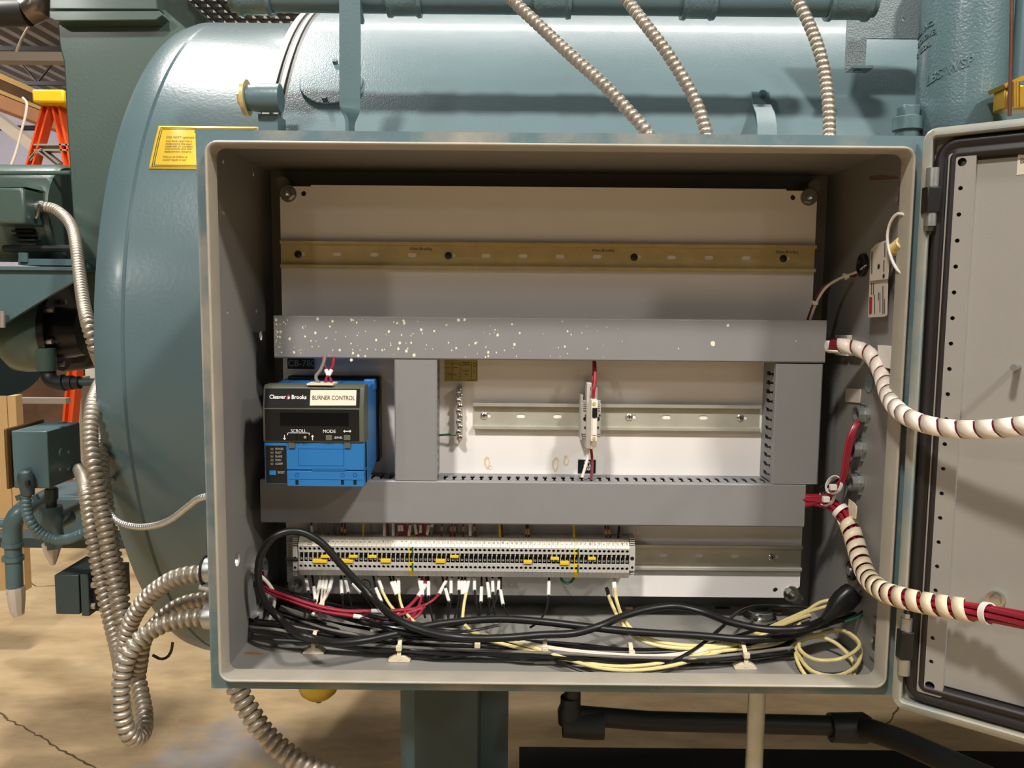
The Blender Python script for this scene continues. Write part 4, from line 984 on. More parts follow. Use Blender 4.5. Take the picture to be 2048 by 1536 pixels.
def arrow(px, py, dx, dz, L, w):
    c = at(px, py, FP-.0003); d = V((dx, 0, dz)); s = V((dz, 0, -dx))
    mb = MB(); mb.prism([c+d*L, c+d*L*.25+s*w, c+d*L*.25+s*w*.25, c-d*L+s*w*.25, c-d*L-s*w*.25, c+d*L*.25-s*w*.25, c+d*L*.25-s*w], (0, .0003, 0)); mb.build('arrow_mark', M_INKW, dm)
arrow(569, 875, 0, -1, .0032, .0017); arrow(625, 875, 0, 1, .0032, .0017)
arrow(690.5, 862.5, -1, 0, .0024, .0018); arrow(698.5, 862.5, 1, 0, .0024, .0018)
fbox(579, 869, 594, 880, M_BLACKP, 'scroll_button', th=.0012); fbox(601, 869, 615, 880, M_BLACKP, 'scroll_button', th=.0012)
c = at(610, 875, FP-.0014); MB().lathe([(0, .0018), (-.0006, .0012), (-.0008, 0)], c, Y1, 9).build('paint_chip', mat('chip_grey', (150, 146, 132), .5), dm)
fbox(652, 870, 664.5, 880, M_OLIVEB, 'mode_button', th=.0014); fbox(688, 870, 701, 880, M_OLIVEB, 'mode_button', th=.0014)
for px in (585, 696): fbox(px-6, 884, px+6, 895, M_OLIVE, 'latch_tab', Y=CF+.004, th=.004)
# lower blue part
LY2 = CF+.010
a, b = at(578, 890, LY2), at(726, 973, LY2)
MB().box(x0, x1, LY2-.008, LY2+.01, at(600, 937, LY2).z, zs).build('front_cover', M_BLUE, bc, bevel=.0008)
lowc = MB().box(at(578, 940, LY2).x, x1, LY2-.0095, LY2+.01, zb, at(600, 938.5, LY2).z).build('terminal_cover', M_BLUE, bc, bevel=.0006)
MB().box(x0, at(577, 940, LY2).x, LY2-.008, LY2+.01, zb+.002, at(600, 937, LY2).z-.0002).build('corner_cover', M_BLUE, bc, bevel=.0006)
KY = LY2-.0082
fbox(531, 891, 574, 966, M_BLACKM, 'indicator_panel', bc, KY, .0004)
for y, s in ((898, 'POWER'), (905.5, 'PILOT'), (913, 'FLAME'), (920.3, 'MAIN'), (927.6, 'ALARM')):
    text(bc, s, at(550.5, y, KY-.0007), X1, Z1, .0027, mat('grey_ink_'+s, (168, 166, 158), .6), align='LEFT', sx=.74); fbox(541, y-2.2, 547, y+2.2, M_OLIVE, 'indicator_lamp', bc, KY-.0004, .0004)
text(bc, 'RESET', at(555.5, 945, KY-.0007), X1, Z1, .0030, MATS['grey_ink_MAIN'], align='LEFT', sx=.74)
fbox(539.5, 941, 552.5, 949.5, M_BLUE, 'reset_button', bc, KY-.0004, .0014)
for (u0, v0, u1, v1) in ((597, 897, 688, 898), (597, 930.5, 688, 931.5), (597, 897, 598, 931), (687, 897, 688, 931)): fbox(u0, v0, u1, v1, M_BLUED, 'label_recess', bc, KY, .0003)
TY = LY2-.0097
fbox(578, 958.6, 726, 959.5, M_BLUED, 'cover_groove', lowc, TY, .0002); fbox(624, 938, 691, 942.5, M_BLUED, 'finger_notch', lowc, TY, .0002)
for px in (594, 685, 710):
    c = at(px, 950, TY-.0001); q = [c+V((.0022*math.cos(k*PI/8), 0, .0022*math.sin(k*PI/8))) for k in range(17)]; MB().tube(q, .0003, 4).build('screw_boss', M_BLUED, lowc)
    fbox(px-3, 960, px+3, 969, M_BLACKP, 'cover_slot', lowc, TY, .0002)
# sensor leads out of the control top
lid = MB().box(at(620, 770, CF+.02).x, at(672, 770, CF+.02).x, CF+.004, CF+.03, zt+.001, zt+.003).build('lead_connector', M_CREAM, bc)
def P3(L): return [at(*p) for p in L]
wire('control_lead', P3([(653, 770, .10), (651, 762, .105), (656, 748, .115), (650, 735, .125), (646, 715, .14)]), .0017, M_WRED, 'left red lead dropping into the blue control top', 'wire', 'red leads of the blue control')
wire('control_lead', P3([(661, 770, .10), (663, 762, .105), (656, 748, .118), (664, 735, .125), (668, 715, .14)]), .0017, M_WRED, 'right red lead dropping into the blue control top', 'wire', 'red leads of the blue control')
wire('control_lead', P3([(640, 769, .10), (632, 758, .105), (631, 753, .107), (640, 742, .115), (647, 726, .125), (650, 712, .14)]), .0021, M_WGRY, 'grey lead bent over the blue control top', 'wire')
for i, q in enumerate(((652, 740, 657, 751), (663, 740, 657, 751))):
    tag(MB().tube([at(q[0], q[1], .112), at(q[2], q[3], .108)], .0024, 8).build('wire_sleeve', M_WHITE), 'white numbered sleeve on the %s red control lead' % ('left', 'right')[i], 'wire sleeve', 'white sleeves on the control leads')
# ================================================================== fuse terminal and ground bar on the middle rail
t = thing('fuse_terminal_block', 'grey fuse terminal with black lever on the short middle rail', 'terminal block', at(1184, 834, PD))
def pbox(par, name, m, px0, py0, px1, py1, Yf_, Yb_, bevel=0):
    a, b = at(px0, py0, Yf_), at(px1, py1, Yf_); return MB().box(a.x, b.x, Yf_, Yb_, b.z, a.z).build(name, m, par, bevel=bevel)
pbox(t, 'terminal_plate', M_TERM, 1174, 766, 1181.5, 898, .150, PD-.006, .001)
pbox(t, 'fuse_body', M_MARK, 1183, 800, 1194, 883, .134, .172, .0006)
pbox(t, 'fuse_body_back', M_TERM, 1182, 775, 1193, 895, .160, PD-.006)
pbox(t, 'fuse_lever', M_BLACKP, 1185, 816, 1194.5, 835, .131, .134, .0004)
pbox(t, 'fuse_window', M_WHITE, 1185.5, 836, 1193, 870, .1325, .134)
for y in (807, 877):
    c = at(1188, y, .134); MB().cyl(c, c+V((0, -.0012, 0)), .0022, n=12).build('test_screw', M_BRASS, t)
for y in (777, 793, 894): pbox(t, 'clamp', M_BRASS, 1181, y-3, 1187, y+4, .150, .16)
for nm, u0, u1, lb in (('l', 1163, 1179, 'left end bracket clamped against the fuse terminal'), ('r', 1191, 1201, 'right end bracket clamped against the fuse terminal')):
    e = thing('end_bracket', lb, 'end bracket', at((u0+u1)/2, 870, PD), 'end brackets on the DIN rails')
    pbox(e, 'bracket_body', M_TERM, u0, 806, u1, 868, .158, PD-.006, .0006)
    if nm == 'l': pbox(e, 'end_plate', M_TERM, u0-1.5, 790, u0+2, 880, .165, PD-.006, .0005)
    for k in range(5): pbox(e, 'rib', M_TERM, u0+3, 801+k*4.2, u1, 803.2+k*4.2, .1555, .160)
    for k in range(3): pbox(e, 'rib', M_TERM, u0+3, 866+k*4, u1, 868+k*4, .157, .162)
    for (y, r) in ((838, .003), (855.5, .0019)):
        c = at(u0+8 if nm == 'l' else u0+4, y, .158); MB().cyl(c+V((0, .0004, 0)), c+V((0, -.0003, 0)), r, n=12).build('screw_hole', M_TERMD, e)
    pbox(e, 'slot', M_TERMD, u0+7, 829, u0+13 if nm == 'l' else u1, 833, .1577, .1582)
gb = thing('ground_bar', 'slim metal ground bar with a column of screws on the panel', 'ground bar', at(919, 880, PD))
pbox(gb, 'bar', M_ZINC, 913, 775, 924.5, 880, PD-.013, PD, .0006)
for k in range(10):
    c = at(918.5+(1.6 if k % 2 else -1.2), 781.5+k*10.4, PD-.013); s = MB().lathe([(.0, .0035), (-.0022, .0035), (-.003, .0022), (-.003, 0)], c, Y1, 14).build('screw', M_STEEL, gb)
    mb = MB(); mb.box(c.x-.0025, c.x+.0025, c.y-.0032, c.y-.0026, c.z-.0004, c.z+.0004); mb.build('screw_slot', M_DARK, s)
wire('ground_wire', P3([(868, 871, .19), (885, 870, .187), (898, 869, .186), (914, 870, .184)]), .0014, M_WGRN, 'short green wire from the upright duct to the ground bar')
wire('fuse_wire', P3([(1187, 715, .17), (1187.5, 735, .165), (1187, 750, .16), (1183, 772, .155), (1181, 780, .16)]), .0017, M_WRED, 'thinner red wire dropping into the fuse terminal top', 'wire', 'wires of the fuse terminal')
wire('fuse_wire', P3([(1188, 715, .165), (1190, 735, .158), (1190, 760, .15), (1187, 785, .146), (1186, 800, .15)]), .0022, M_WRED, 'thicker red wire dropping into the fuse terminal front', 'wire', 'wires of the fuse terminal')
wire('fuse_wire', P3([(1178, 896, .165), (1176, 912, .165), (1171, 932, .16), (1164, 955, .155)]), .0019, M_WWHT, 'cream wire leaving the bottom of the fuse terminal', 'wire', 'wires of the fuse terminal')
wire('fuse_wire', P3([(1182, 896, .165), (1184, 915, .165), (1184, 940, .16), (1182, 960, .155)]), .0018, mat('wire_dark_red', (104, 20, 34), .35), 'dark red wire leaving the bottom of the fuse terminal', 'wire', 'wires of the fuse terminal')
M_WDRED = MATS['wire_dark_red']

# ================================================================== terminal row
TY_ = .158
zrow = lambda y, Y=TY_: at(930, y+.0, Y).z
zA, zB, zC, zD, zE, zF = zrow(1094.5), zrow(1107), zrow(1127), zrow(1142.5), zrow(1076, .166), zrow(1153, .163)
zh1, zh2, zscr, zbl = zrow(1100.5), zrow(1135), zrow(1121.5), zrow(1112.5)
NUM = ['1', '2', '', 'A', 'A', '3', '4', '4', '5', '6', '5', '6', '5', '6', '7', '8', '11', '12', '14', '15', '16', '17', '18', '19', 'SG', '20', '21', '22', '23', '24', '25', '25', '26', '27', '27', '29', '30', '31', '32', '33', '34', '35', '36', '37', '38', '41', '42', '43', '44', '50', '50', '51', '53', '55', '67', '70', '70', '71', '71', '74', 'SG', '78', '79', '88', '89', '90', '91', '92', '93', '47', '48', '49']
xf = at(601, 1100, TY_).x; xl_ = at(1254.6, 1106, TY_).x; PIT = (xl_-xf)/71; hw = PIT/2-.00008
def tb_meshes():
    root = thing('terminal_block', 'x', 'terminal block', (0, PD, zF))
    mb = MB()
    for zlo, zhi, zc in ((zB, zA, zh1), (zC-.0, zD, zh2)):
        lo, hi = min(zlo, zhi), max(zlo, zhi)
        mb.plate(rect2(-hw, hw, lo, hi), [circle2(0, zc, .0021, 14)], (0, TY_, 0), X1, Z1, (0, .004, 0))
    mb.box(-hw, hw, .165, PD-.008, zE-.004, zE-.0005); mb.box(-hw, hw, .165, PD-.008, zF+.001, zF+.004)
    mb.box(-hw, -hw+.0007, TY_+.001, .185, zC, zB)               # thin partition
    mb.box(-hw+.0007, -hw+.0016, TY_+.0003, .17, zB-.0002, zB-.0035)
    mb.prism([V((-hw, TY_, zD)), V((-hw, .163, zF)), V((-hw, .175, zF)), V((-hw, .175, zD))], (2*hw, 0, 0))
    mb.build('housing', M_TERM, root, smooth=False)
    MB().box(-hw+.0002, hw-.0002, TY_+.0075, PD-.009, zF+.004, zE-.004).build('core', M_TERMD, root, smooth=False)
    c = V((.0004, TY_+.004, zscr)); MB().lathe([(.004, .0017), (0, .0017), (-.0004, .0010), (-.0004, 0)], c, Y1, 8).build('clamp_screw', M_STEEL, root)
    MB().prism([V((-hw, TY_-.0004, zA)), V((-hw, .1655, zE)), V((-hw, .1675, zE)), V((-hw, TY_+.002, zA))], (2*hw-.0002, 0, 0)).build('marker', M_MARK, root, smooth=False)
    return root
tb0 = tb_meshes()
mu = (V((0, .1655, zE))-V((0, TY_-.0004, zA))).normalized(); mc_ = (V((0, .1655, zE))+V((0, TY_-.0004, zA)))/2
from collections import Counter
cnt = Counter(NUM); seen = Counter(); first = True
ONES = 'zero one two three four five six seven eight nine ten eleven twelve thirteen fourteen fifteen sixteen seventeen eighteen nineteen'.split()
TENS = '- - twenty thirty forty fifty sixty seventy eighty ninety'.split()
def words(s):
    if not s.isdigit(): return 'letter '+s
    n = int(s); return ONES[n] if n < 20 else TENS[n//10]+('-'+ONES[n % 10] if n % 10 else '')
ORD = ['first', 'second', 'third', 'fourth']
M_TERMS = M_YEL
for i, s in enumerate(NUM):
    X = xf+i*PIT; seen[s] += 1
    if s == '': lb = 'grey terminal block with a ribbed unnumbered cap beside number 2'
    elif s == 'SG': lb = 'yellow and green ground terminal block, %s of the row' % ('left' if seen[s] == 1 else 'right')
    else:
        lb = 'grey terminal block marked %s in the long row' % words(s)
        if cnt[s] > 1: lb = 'grey terminal block marked %s in the row, %s from the left' % (words(s), ORD[seen[s]-1])
    if first: r = tb0; r.location = (X, PD, zF); WL[r.name] = V((X, PD, zF)); r['label'] = lb; r['group'] = 'terminal blocks in the long row'; first = False
    else: r = dup(tb0, (X, PD, zF), lb, 'terminal blocks in the long row')
    if i == 0: base_children = list(r.children)
    if s == 'SG':
        for ch in r.children:
            if ch.name.startswith('housing'):
                ch.data = ch.data.copy(); ch.data.materials[0] = M_YEL
        mb = MB(); mb.box(X+hw*.35, X+hw, TY_-.0003, TY_+.0001, zD, zC); mb.box(X+hw*.35, X+hw, TY_-.0003, TY_+.0001, zB, zA); mb.box(X+hw*.35, X+hw, TY_+.004, TY_+.0046, zC, zB)
        mb.build('green_stripe', M_GRN, r, smooth=False)
blocks = sorted([o for o in C.objects if o.name.startswith('terminal_block')], key=lambda o: o.location.x)
for i, (s, r) in enumerate(zip(NUM, blocks)):
    X = r.location.x
    if s: text(r, s, V((X, 0, 0))+mc_+V((0, -.0004, .0)), mu, -X1, .0034 if len(s) < 2 else .0031, M_INK, name='number', sx=.9)
    else:
        for k in range(4):
            c = V((X, 0, 0))+mc_+mu*(-.0042+k*.0026); MB().box(X-hw, X+hw*.8, c.y-.0012, c.y, c.z-.0006, c.z+.0006).build('rib', M_TERM, r)
        MB().box(X-hw, X+hw-.0002, mc_.y+.0012, mc_.y+.004, zA, zE).build('cap', M_TERM, r)
# end brackets of the row
for px, lb in ((590, 'left end bracket of the long terminal row'), (1264.5, 'right end bracket of the long terminal row')):
    e = thing('end_bracket', lb, 'end bracket', at(px, 1150, PD), 'end brackets on the DIN rails')
    pbox(e, 'bracket_body', M_TERM, px-5.2, 1094, px+5.2, 1142, .1585, PD-.008, .0005)
    pbox(e, 'bracket_top', M_TERM, px-5, 1077, px+5, 1095, .166, PD-.008)
    for k in range(5): pbox(e, 'rib', M_TERM, px-5, 1076.5+k*4, px+5, 1078.6+k*4, .161, .168)
    for k in range(3): pbox(e, 'rib', M_TERM, px-4, 1143+k*3.4, px+4, 1144.8+k*3.4, .161, .168)
    for y, r in ((1117, .0026), (1135, .0017)):
        c = at(px, y, .1585); MB().cyl(c+V((0, .0004, 0)), c+V((0, -.0003, 0)), r, n=12).build('screw_hole', M_TERMD, e)
tag(MB().cyl(at(572, 1118, .158), at(596, 1119, .158), .0022, n=10).build('plug_pin', M_DARK), 'dark grey pin sticking out left of the terminal row', 'pin')
for i, (u0, u1, y) in enumerate(((641, 669, 1114), (697, 715, 1114), (735, 753, 1114), (900, 917, 1114), (1101, 1118, 1118), (1176, 1192, 1118), (625, 654, 1123), (670, 706, 1123), (761, 781, 1122.5), (871, 890, 1123), (1047, 1064, 1125), (1120, 1138, 1127))):
    k = round(((at((u0+u1)/2, y, .157).x-xf)/PIT)); near = words(NUM[max(0, min(71, k))] or '2')
    j = thing('jumper_bar', 'yellow plug-in jumper over terminals near %s, %s row' % (near, 'upper' if i < 6 else 'lower'), 'jumper', at(u0, y, .158), 'yellow jumper bars on the terminal row')
    h = 2.3 if i < 6 else 3.2
    pbox(j, 'bridge', M_YEL, u0, y-h, u1, y+h, .156, .1615, .0003)
    n = max(2, round((u1-u0)/9.2))
    for q in range(n): pbox(j, 'tooth', M_YEL, u0+(q+.5)*(u1-u0)/n-2, y-h*.6, u0+(q+.5)*(u1-u0)/n+2, y+h*.6, .1615, .168)

# ---- wires from the duct into the top of the row
def nearnum(px):
    k = max(0, min(71, round((at(px, 1106, TY_).x-xf)/PIT))); return words(NUM[k] or '2') if NUM[k] != 'SG' else 'the ground block'
used = Counter()
def uniq(s):
    used[s] += 1
    return s if used[s] == 1 else s+', '+('next' if used[s] == 2 else ['third', 'fourth', 'fifth', 'sixth'][min(3, used[s]-3)])+' to the right'
CN = {'r': (M_WRED, 'red'), 'R': (M_WDRED, 'dark red'), 'w': (M_WWHT, 'white'), 'y': (M_WYEL, 'cream yellow'), 'Y': (M_YEL, 'bright yellow'), 'k': (M_WBLK, 'black'), 'g': (M_WGRY, 'grey'), 'G': (M_WGRN, 'green')}
M_TAN = mat('tan_sleeve', (178, 158, 112), .5)
up_w = [(622, 626, 'R', 'w', 1051, 1063), (644, 646, 'g', 'w', 1068, 1075), (652, 653, 'g', 'w', 1070, 1077), (659, 661, 'g', 'w', 1070, 1077), (678, 674, 'g', 'w', 1071, 1077), (684, 683, 'R', 't', 1054, 1062), (690, 690, 'R', 't', 1056, 1064), (727, 726, 'Y', None, 0, 0), (769, 769, 'w', 'w', 1050, 1074), (775, 776, 'R', None, 0, 0), (786, 787, 'r', 'w', 1046, 1069), (799, 797, 'r', 'w', 1050, 1061), (804, 804, 'r', 'w', 1050, 1060), (808, 815, 'r', None, 0, 0), (821, 817, 'g', 'w', 1050, 1069), (829, 835, 'r', 'w', 1048, 1066), (841, 841, 'r', 'w', 1050, 1064), (846, 852, 'r', None, 0, 0), (858, 853, 'r', 'w', 1050, 1068), (864, 863, 'g', 'w', 1048, 1054), (884, 882, 'R', 't', 1052, 1061), (904, 900, 'R', 't', 1052, 1061), (910, 909, 'R', 't', 1052, 1061), (927, 926, 'R', 't', 1052, 1061), (940, 941, 'k', 'w', 1046, 1069), (948, 952, 'R', 't', 1052, 1060), (999, 1000, 'Y', None, 0, 0), (1003, 1006, 'R', None, 0, 0), (1053, 1052, 'R', 't', 1057, 1066), (1056, 1058, 'R', 't', 1057, 1066), (1210, 1213, 'R', 't', 1058, 1066), (1214, 1222, 'R', 't', 1058, 1066), (1239, 1236, 'k', None, 0, 0), (1147, 1149, 'Y', None, 0, 0)]
for (u, v, c, sl, s0, s1) in up_w:
    P = [at(u, 1036, .178), at(u+(v-u)*.2, 1052, .176), at(u+(v-u)*.7, 1068, .174), at(v, 1084, .176)]
    r_ = .0013 if c == 'R' else .0016
    o = wire('feed_wire', P, r_, CN[c][0], uniq('%s wire entering the row from the duct near %s' % (CN[c][1], nearnum(v))), 'wire', 'wires between the lower duct and the terminal row', n=7)
    if sl:
        f0, f1 = (s0-1036)/48, (s1-1036)/48; Q = crv(P, .001); a, b = int(f0*len(Q)), min(len(Q)-1, int(f1*len(Q)))
        MB().tube(Q[a:b+1], r_*1.35, 8).build('marker_sleeve', M_WHITE if sl == 'w' else M_TAN, o)
# ---- wires leaving the bottom of the row
yw = lambda y: .180-(y-1150)*.00072
def low(name, pts, c, sl=None, r=.0014, tail=None, lab=None):
    P = [at(x, y, yw(y)) for x, y in pts]
    if tail: P += [atZ(*q) for q in tail]
    lb = lab or uniq('%s wire hanging%s below terminal %s' % (CN[c][1], ' with white sleeve' if sl else '', nearnum(pts[0][0])))
    o = wire('drop_wire', P, r, CN[c][0], lb, 'wire', 'wires hanging below the terminal row', n=7)
    if sl:
        (xa, ya), (xb, yb) = sl; A, B = at(xa, ya, yw(ya)-.0003), at(xb, yb, yw(yb)-.0003)
        m = MB().tube([A, A.lerp(B, .5), B], .0023 if r < .0022 else r*1.25, 8).build('marker_sleeve', M_WHITE, o)
        L = (B-A).length
        text(o, random.choice(['12', '37', '25', '8', '41', '30']), A.lerp(B, .5)+V((0, -.0025, 0)), (B-A), (B-A).cross(Y1), .0016, M_INK, name='sleeve_number')
    return o
low('w', [(611, 1150), (612, 1160), (616, 1178), (620, 1200), (625, 1225)], 'k', ((612, 1158), (617, 1182)))
low('w', [(624, 1150), (627, 1170), (630, 1195), (640, 1225)], 'k', ((628, 1174), (631, 1200)))
low('w', [(640, 1150), (640, 1165), (635, 1195), (630, 1225)], 'w', ((640, 1160), (636, 1182)))
low('w', [(646, 1150), (646, 1165), (643, 1195), (640, 1225)], 'w', ((646, 1160), (644, 1178)))
low('w', [(653, 1150), (653, 1163), (649, 1190), (645, 1222)], 'w', ((653, 1160), (650, 1180)))
low('w', [(664, 1150), (662, 1165), (655, 1188), (641, 1208), (625, 1230)], 'w', ((664, 1157), (658, 1180)), r=.0022)
low('w', [(682, 1150), (683, 1175), (685, 1200), (690, 1235)], 'k', ((682, 1161), (684, 1188)))
low('w', [(689, 1150), (692, 1170), (699, 1195), (710, 1235)], 'k', ((690, 1157), (697, 1185)))
low('w', [(699, 1150), (706, 1168), (724, 1188), (750, 1222)], 'k', ((706, 1168), (722, 1186)))
low('w', [(746, 1150), (751, 1172), (762, 1203), (775, 1240)], 'k', ((752, 1177), (763, 1203)))
low('w', [(756, 1150), (759, 1165), (766, 1185), (780, 1210), (800, 1232)], 'y', ((757, 1159), (765, 1180)), r=.0019)
low('w', [(779, 1150), (785, 1172), (794, 1195), (805, 1235)], 'k', ((783, 1165), (793, 1190)))
low('w', [(786, 1150), (790, 1170), (798, 1195), (812, 1235)], 'k', ((789, 1164), (797, 1188)))
low('w', [(797, 1150), (797, 1170), (799, 1195), (807, 1220), (830, 1245)], 'y', ((797, 1159), (798, 1186)), r=.0019)
low('w', [(838, 1150), (840, 1170), (845, 1200), (850, 1235)], 'k', ((838, 1158), (842, 1180)))
low('w', [(844, 1150), (845, 1172), (842, 1200), (830, 1225), (815, 1245)], 'r', ((844, 1163), (845, 1191)), r=.0019)
low('w', [(853, 1150), (850, 1170), (836, 1193), (815, 1215), (785, 1232), (750, 1245)], 'r', ((851, 1170), (836, 1193)), r=.0022)
low('w', [(857, 1150), (857, 1175), (858, 1205), (866, 1242)], 'k', ((857, 1164), (857, 1192)))
low('w', [(884, 1150), (888, 1168), (895, 1195), (896, 1235)], 'k', ((891, 1178), (898, 1203)))
low('w', [(895, 1150), (892, 1163), (878, 1188), (858, 1206), (828, 1217), (795, 1226)], 'r', ((892, 1162), (878, 1188)), r=.0017)
low('w', [(904, 1150), (903, 1170), (902, 1200), (896, 1240)], 'k', ((902, 1157), (902, 1188)))
low('w', [(917, 1150), (918, 1175), (917, 1205), (908, 1240)], 'k', ((918, 1160), (918, 1181)))
low('w', [(924, 1150), (924, 1175), (922, 1205), (914, 1240)], 'k', ((924, 1162), (925, 1190)))
low('w', [(931, 1150), (929, 1172), (925, 1200), (918, 1240)], 'k', ((930, 1162), (927, 1188)))
low('w', [(939, 1150), (937, 1165), (932, 1187), (927, 1215), (925, 1240)], 'y', ((938, 1158), (932, 1186)), r=.0021)
low('w', [(949, 1150), (949, 1170), (952, 1200), (957, 1240)], 'k', ((949, 1157), (949, 1181)))
low('w', [(963, 1150), (963, 1175), (962, 1205), (959, 1240)], 'k', ((963, 1175), (962, 1204)))
low('w', [(972, 1150), (975, 1170), (979, 1200), (977, 1240)], 'k', ((975, 1166), (979, 1196)))
low('w', [(985, 1150), (985, 1172), (987, 1205), (991, 1240)], 'k', ((985, 1159), (986, 1185)))
low('w', [(998, 1150), (997, 1175), (990, 1205), (968, 1240)], 'k', ((998, 1160), (997, 1181)))
low('w', [(1002, 1150), (1002, 1178), (1006, 1208), (1018, 1232), (1030, 1245)], 'k', ((1001, 1181), (1006, 1209)))
low('w', [(1098, 1150), (1098, 1172), (1097, 1200), (1090, 1225), (1075, 1245), (1060, 1255)], 'k', ((1098, 1163), (1097, 1191)))
wire('ground_loop', [at(x, y, .172) for x, y in ((1121, 1152), (1124, 1161), (1135, 1167), (1145, 1161), (1148, 1152))], .0016, M_WGRN, 'short dark green loop of wire under the terminal row')

# ================================================================== cables lying on the cabinet floor
BF = -H2+.002
def zp(L): return [atZ(*q) for q in L]
def fl(px, py, h=.004): return atZ(px, py, BF+h)
def lay(name, L, r, m, lab, cat='wire', group='cables lying in the cabinet bottom', n=8):
    return wire(name, [p if isinstance(p, V) else (at(p[0], p[1], p[2]) if p[2] > 0 else atZ(p[0], p[1], BF-p[2])) for p in L], r, m, lab, cat, group, n=n)
# the heavy black cord with its plug: negative third value = height above the floor
cord = [(1710, 1230, -.05), (1640, 1250, -.035), (1580, 1272, -.028), (1500, 1279, -.03), (1400, 1272, -.034), (1250, 1262, -.036), (1160, 1252, -.038), (1080, 1243, -.04), (1000, 1238, -.042), (920, 1243, -.04), (850, 1253, -.036), (780, 1270, -.032), (720, 1282, -.03), (660, 1285, -.036), (610, 1272, -.05), (562, 1240, .105), (530, 1203, .10), (517, 1160, .095), (521, 1112, .095), (548, 1074, .098), (592, 1062, .105), (638, 1082, .112), (690, 1138, .118), (740, 1190, .12), (790, 1236, -.05), (850, 1262, -.042), (920, 1275, -.04), (1000, 1276, -.038), (1080, 1270, -.036), (1150, 1266, -.034), (1200, 1252, -.04), (1250, 1231, -.045), (1310, 1216, -.048), (1355, 1213, -.048), (1405, 1224, -.045), (1460, 1244, -.042), (1530, 1258, -.042), (1595, 1258, -.045), (1625, 1250, -.047), (1648, 1239, -.05)]
cordo = lay('power_cord', cord, .0046, M_CORD, 'thick black power cord looping through the cabinet to a plug', 'cord', None, n=12)
pl0 = atZ(1644, 1243, BF+.048); pl1 = at(1709, 1181, pl0.y+.004); dpl = (pl1-pl0).normalized(); sd = dpl.cross(Y1).normalized()
plug = thing('mains_plug', 'black three-pin mains plug with bare prongs on the cord end', 'plug', pl0)
L = (pl1-pl0).length; mb = MB(); vs = []; n = 20; pf = [(0, .0045, .0045), (.14, .006, .006), (.30, .0082, .0080), (.46, .0125, .0100), (.66, .0142, .0110), (.86, .0136, .0108), (.98, .0120, .0095), (1.0, .0108, .0085)]
for f_, a, b in pf:
    c = pl0.lerp(pl1, f_)
    vs += [c+sd*(a*math.copysign(abs(math.cos(2*PI*k/n))**.7, math.cos(2*PI*k/n)))+dpl.cross(sd)*(b*math.copysign(abs(math.sin(2*PI*k/n))**.7, math.sin(2*PI*k/n))) for k in range(n)]
mb.add(vs, [(i*n+k, i*n+(k+1) % n, (i+1)*n+(k+1) % n, (i+1)*n+k) for i in range(len(pf)-1) for k in range(n)]+[tuple(range(n)), tuple(range(7*n, 8*n))]); mb.build('plug_body', M_CORD, plug)
for s in (-.0065, .0065):
    c = pl1+sd*s; q = dpl*.018; w = dpl.cross(sd)*.0032; h_ = sd*.0008
    MB().prism([c-w-h_, c+w-h_, c+w+q-h_, c-w+q-h_], h_*2).build('prong', M_STEEL, plug)
c = pl1+dpl.cross(sd)*-.005; MB().cyl(c, c+dpl*.02, .0024, n=10).build('earth_pin', M_STEEL, plug)
lay('stripped_core', [(1690, 1243, -.05), (1712, 1236, -.055), (1735, 1225, -.06), (1746, 1218, -.065)], .0013, M_WGRN, 'green stripped core at the loose end of the cord')
lay('stripped_core', [(1690, 1240, -.05), (1720, 1226, -.06), (1740, 1205, -.07), (1746, 1192, -.075), (1738, 1186, -.08)], .0013, M_WBLK, 'black stripped core at the loose end of the cord')
# dark bundles from the two lower-left connectors
R = random.Random(3)
NTH = 'first second third fourth fifth sixth seventh eighth ninth'.split()
mb_i = 0
for k in range(9):
    dy = (k-4)*3.6; dzz = R.uniform(0, .010)
    L = [V((XW+.008, .165+R.uniform(-.008, .008), e3.z+R.uniform(-.008, .008))), (500, 1249+dy*.6, .13), (560, 1258+dy*.8, -.022-dzz), (640, 1274+dy*.9, -.012-dzz), (720, 1285+dy, -.006-dzz), (800, 1290+dy*1.05, -.005-dzz), (880, 1296+dy+R.uniform(-4, 4), -.005-dzz), (960, 1297+dy+R.uniform(-3, 3), -.005-dzz), (1050, 1302+dy+R.uniform(-5, 5), -.006-dzz), (1150, 1306+dy*.9+R.uniform(-4, 4), -.006-dzz), (1262, 1312+dy*.8, -.006-dzz), (1380, 1312+dy*.9+R.uniform(-3, 3), -.006-dzz), (1490, 1304+dy*.9, -.006-dzz), (1550, 1296+dy, -.006-dzz), (1590, 1290+dy*1.2, -.006-dzz)]
    lay('control_cable', L, .0021 if k % 3 else .0026, M_WBLK if k % 4 != 1 else M_WGRY, '%s cable tied down along the cabinet floor, %s of nine from the back' % ('glossy black' if k % 4 != 1 else 'smoky grey', NTH[k]), 'cable')
for k in range(7):
    dy = (k-3)*4.2; dzz = R.uniform(0, .012)
    L = [V((XW+.008, .165+R.uniform(-.008, .006), e1.z+R.uniform(-.01, .004))), (505, 1160+dy*.5, .15), (560, 1184+dy*.6, .15), (620, 1205+dy*.8, .15), (690, 1226+dy*.9, .145), (760, 1242+dy+R.uniform(-4, 4), -.035-dzz), (840, 1256+dy+R.uniform(-6, 6), -.03-dzz), (920, 1258+dy*.7+R.uniform(-6, 6), -.03-dzz), (1000, 1250+dy*.8, -.03-dzz)]
    lay('control_cable', L[:6+k % 4], .0019, M_WBLK, 'thin black wire fanning out from the upper connector, %s of seven from the top' % NTH[k], 'wire')
